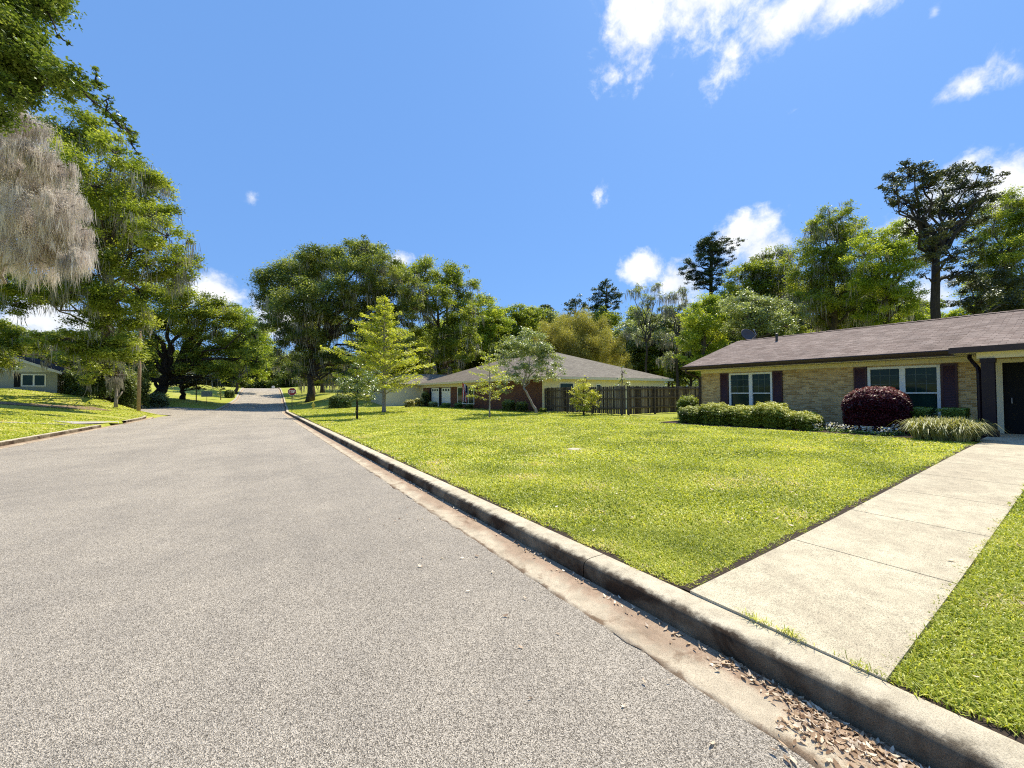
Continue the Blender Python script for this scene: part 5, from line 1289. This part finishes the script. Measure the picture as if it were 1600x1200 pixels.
for k, (px, t, hw, h, mat, lb) in enumerate(((372, 124, 9, 4, 'oak', 'far roadside bush left of the road crest'), (392, 128, 10, 3.5, 'greyleaf', 'pale bush straight behind the left part of the crest'), (410, 130, 10, 4.5, 'oakdark', 'dark bush at the middle of the road crest'),
        (428, 128, 10, 4, 'oak', 'green bush behind the tiny white mailbox'), (446, 124, 10, 4.5, 'oakdark', 'dark bush just right of the road crest'), (468, 120, 12, 4, 'oak', 'green bush right behind the stop sign in the far distance'), (492, 118, 12, 4, 'oakdark', 'dark bush beyond the great live oak trunk'),
        (520, 112, 13, 4, 'oak', 'green bush at the back of the far lawn right of the great oak'), (550, 105, 14, 4, 'oakdark', 'dark bush at the back of the far lawn behind the small glossy tree'), (340, 118, 12, 3.5, 'oakdark', 'dark bush at the back of the far left lawn'), (312, 112, 12, 3.5, 'oak', 'green bush at the back of the far left lawn behind the yard sign'), (280, 108, 13, 3.5, 'oakdark', 'dark bush at the back of the far left lawn behind the dark oak'))):
    p = W(px, 612, t); x, y = p[0], p[1]; r_ = hw*t/F
    shrub('far_bush', lb, [(x, y, gz(x, y)-.3, r_, r_, h), (x+r_*.5, y+1, gz(x, y)-.3, r_*.8, r_*.8, h*.8)], mat, lsize(t, 1.8), 1.4, 'bushes at the back of the far lawns', jag=.2, inner=.35, stems=4)
# cypress knees / low lawn shrub behind the stop sign
shrub('garden_shrub', 'dark low shrub on the lawn left of the small glossy tree', [(*(lambda q: (q[0], q[1], gz(q[0], q[1])))(W(532, 620, 47)), 1.3, 1.3, 1.6)], 'oakdark', .2, 1.8)

# far wood closing the horizon
def wood():
    n = 260000; out = []
    an = rng.uniform(R(33.2-66), R(33.2+62), n); rad = rng.uniform(150, 215, n)
    x = np.sin(an)*rad; y = np.cos(an)*rad
    topz = 13+3.5*np.sin(an*23)+2.2*np.sin(an*61+1)+1.6*np.sin(an*140+rad*.1)
    z = ground(x, y)-1+(np.abs(topz)+1)*rng.uniform(0, 1, n)
    c = np.stack([x, y, z], 1); V, f = leafquads(c, .75, .5, .55)
    r = np.clip(.5+.35*np.sin(an*47+rad*.2)+rng.uniform(-.25, .25, n), 0, 1)
    tag(mk('woodland', V, f, M['oakdark'], None, r), kind='stuff')
wood()

# ------------------------------------------------------------------ grass, litter
def inpath(x, y, m=.0):
    return (x > 2.5) & (x < 15.3) & (y > PY0-m) & (y < PY1+m)
def blades(name, x, y, h, w):
    n = len(x); z = ground(x, y)
    # lie the tufts down a little, St Augustine style
    an = rng.uniform(0, 2*math.pi, n); ln = rng.uniform(.3, 1.25, n)*h
    d = np.stack([np.cos(an), np.sin(an)], 1); L = h*rng.uniform(.55, 1.25, n)
    p0 = np.stack([x, y, z-.005], 1); s = np.stack([-d[:, 1], d[:, 0], np.zeros(n)], 1)*(w*rng.uniform(.6, 1.3, n))[:, None]*.5
    p1 = p0+np.concatenate([d*(ln*.35)[:, None], (L*.62)[:, None]], 1); p2 = p0+np.concatenate([d*ln[:, None], (L*rng.uniform(.45, .95, n))[:, None]], 1)
    V = np.stack([p0-s*.6, p0+s*.6, p1+s, p1-s, p2+s*.25, p2-s*.25], 1).reshape(-1, 3); b = np.arange(n)*6
    f = np.concatenate([np.stack([b, b+1, b+2, b+3], 1), np.stack([b+3, b+2, b+4, b+5], 1)])
    patch = .5+.5*np.sin(x*1.7+np.sin(y*1.1)*2)*np.cos(y*1.3+x*.4)
    dry = np.clip(np.sin(x*2.3+1.3*np.sin(y*1.9))*np.sin(y*2.9+x)-.45, 0, 1)*1.2*np.exp(-np.maximum(x-2.6, 0)/3.0)+np.clip(np.sin(x*.9+2)*np.sin(y*.8-1)-.7, 0, 1)*.9
    r = np.clip(rng.uniform(0, .62, n)+.2*patch+.04, 0, .9)
    r = np.where(rng.uniform(0, 1, n) < dry+.03, rng.uniform(.93, 1, n), r)
    tag(mk(name, V, f, M['grass'], None, np.concatenate([r, r])), kind='stuff')
def scatter(x0, x1, y0, y1, dens):
    n = int((x1-x0)*(y1-y0)*dens); return rng.uniform(x0, x1, n), rng.uniform(y0, y1, n)
def visible(x, y):
    v = np.stack([x, y, np.zeros_like(x)], 1)-[0, 0, 1.6]; t = v@fwd; px = 800+F*(v@right)/np.maximum(t, .01); py = 600-F*(v@up)/np.maximum(t, .01)
    return (t > .5) & (px > -90) & (px < 1690) & (py < 1290), t
X_, Y_, H_, W_ = [], [], [], []
for (x0, x1, y0, y1, t0, t1, dens, h, w) in ((2.64, 9, -5, 9, 0, 4.2, 9500, .046, .0065), (2.64, 14, -6, 14, 4.2, 8, 2700, .048, .013), (2.64, 18, -6, 22, 8, 14, 900, .048, .026), (2.64, 18.3, 2, 36, 14, 24, 330, .045, .045), (2.8, 18.5, 12, 56, 24, 46, 90, .045, .09),
                                            (-24, -7.85, 8, 40, 8, 30, 150, .06, .05), (-34, -7.85, 20, 60, 30, 60, 45, .06, .09)):
    x, y = scatter(x0, x1, y0, y1, dens); v, t = visible(x, y); edge = .03*np.sin(x*7+y*5)
    ok = v & (t >= t0) & (t < t1) & ~inpath(x, y, np.where(y > 1, .045, .0)+.03*np.sin(x*9+np.sin(x*4)*2)+.03*rng.uniform(-1, 1, len(x)))
    ok &= ~((x > 14.7) & (y > 1.6) & (y < 11.4)) & ~((x > 15) & (y < 2)) & (((x-COVER[0])**2+(y-COVER[1])**2) > .3**2)
    ok &= (x > xr(y)+.40+.30+.035*np.sin(y*6+2*np.sin(y*2.3))+rng.uniform(-.02, .04, len(x))) | (x < -7.8)
    if x0 < 0:
        d_, _a = street_d(x, y); ok &= (d_ > 4.3) & (x < xl(y)-.75)
        ok &= ~((np.abs(y-34.2) < 1.8) & (x > -9))
    k = ok; X_.append(x[k]); Y_.append(y[k]); H_.append(np.full(k.sum(), h)*(1+.25*(x[k] > 0)*(y[k] < .6))); W_.append(np.full(k.sum(), w))
X_ = np.concatenate(X_); Y_ = np.concatenate(Y_); H_ = np.concatenate(H_); W_ = np.concatenate(W_)
print('blades', len(X_)); blades('grass', X_, Y_, H_, W_)

def litter():
    y = np.concatenate([rng.uniform(-4.5, 1.3, 17000), rng.uniform(-4, 9, 1500), rng.uniform(6, 30, 700)]); n = len(y)
    pile = .55+.45*np.sin(y*3.1+1)*np.sin(y*7.3)
    wdt = np.where(y < -.2, .27, np.where(y < .9, .16, np.where(y < 3, .07, .035)))
    dens = np.where(y < -.2, 1.0, np.where(y < 1, .75, .55))*pile
    x = 2.36-np.abs(rng.normal(0, 1, n))*wdt*(.6+.5*pile)
    k = (rng.uniform(0, 1, n) < dens) & (x > 1.75); x, y = x[k], y[k]
    n2 = 130; x = np.concatenate([x, rng.uniform(2.9, 7, n2), rng.uniform(1.2, 2.0, 60)]); y = np.concatenate([y, rng.uniform(-3, 5, n2), rng.uniform(-2, 6, 60)])
    onp = inpath(x, y); keep = ~(onp & (rng.uniform(0, 1, len(x)) > .12)); x, y = x[keep], y[keep]; n = len(x)
    z = np.where(x < 2.4, zr(y)+.011, np.where(inpath(x, y), pz(x)+.006, ground(x, y)+.045))
    c = np.stack([x, y, z+rng.uniform(0, .012, n)], 1)
    nr = unit(n)*.45; nr[:, 2] = 1; nr /= np.linalg.norm(nr, axis=1)[:, None]
    a = np.cross(nr, unit(n)); a /= np.linalg.norm(a, axis=1)[:, None]; b = np.cross(nr, a)
    L = rng.uniform(.010, .026, n)[:, None]*np.where(x > 2.6, 1.3, 1.0)[:, None]; Wd = L*rng.uniform(.28, .45, n)[:, None]; cur = nr*L*rng.uniform(.05, .4, n)[:, None]
    V = np.stack([c-a*L+cur, c-a*L*.3+b*Wd, c+a*L*.45+b*Wd*.8, c+a*L+cur, c+a*L*.45-b*Wd*.8, c-a*L*.3-b*Wd], 1).reshape(-1, 3); i = np.arange(n)*6
    f = np.concatenate([np.stack([i, i+1, i+4, i+5], 1)*1, np.stack([i+1, i+2, i+3, i+4], 1)])
    r = rng.uniform(0, 1, n); tag(mk('fallen_leaves', V, f, M['dryleaf'], None, np.concatenate([r, r])), kind='stuff')
litter()
# weeds in the joint between kerb and walk
def weeds():
    n = 160; yy = np.concatenate([rng.normal(1.22, .05, 60), rng.normal(1.05, .04, 60), rng.normal(.72, .05, 40)]); xx = np.full(n, 2.64)+rng.normal(0, .01, n)
    V = []; Fc = []; rr = []
    for x, y in zip(xx, yy):
        a = rng.uniform(0, 6.28); d = np.array([math.cos(a), math.sin(a), 0]); s = np.array([-d[1], d[0], 0])*.0018; L = rng.uniform(.02, .06); p0 = np.array([x, y, .15]); p1 = p0+d*L*.4+[0, 0, L*.7]; p2 = p0+d*L+[0, 0, L*.6]
        k = len(V); V += [p0-s, p0+s, p1+s, p1-s, p2+s*.3, p2-s*.3]; Fc += [(k, k+1, k+2, k+3), (k+3, k+2, k+4, k+5)]; rr += [rng.uniform(0, 1)]*2
    tag(mk('weeds', V, np.array(Fc), M['grass'], None, rr), kind='stuff')
weeds()

# ------------------------------------------------------------------ camera and render settings
cd = bpy.data.cameras.new('camera'); cam = bpy.data.objects.new('camera', cd); C.objects.link(cam)
cd.sensor_width = 36; cd.lens = F/1600*36; cd.clip_start = .05; cd.clip_end = 3000
m = Matrix.Identity(4)
for i, v in enumerate((right, up, -fwd)):
    for j in range(3): m[j][i] = v[j]
m.translation = Vector(CAM); cam.matrix_world = m
sc = bpy.context.scene; sc.camera = cam
sc.render.engine = 'CYCLES'
sc.cycles.max_bounces = 7; sc.cycles.diffuse_bounces = 4; sc.cycles.glossy_bounces = 2; sc.cycles.transmission_bounces = 4; sc.cycles.use_denoising = DENOISE; sc.cycles.pixel_filter_type = 'BLACKMAN_HARRIS'; sc.cycles.filter_width = 1.15
sc.cycles.sample_clamp_indirect = 6
vs = sc.view_settings; vs.view_transform = 'Standard'; vs.look = 'None'; vs.gamma = 1; vs.exposure = EXPO
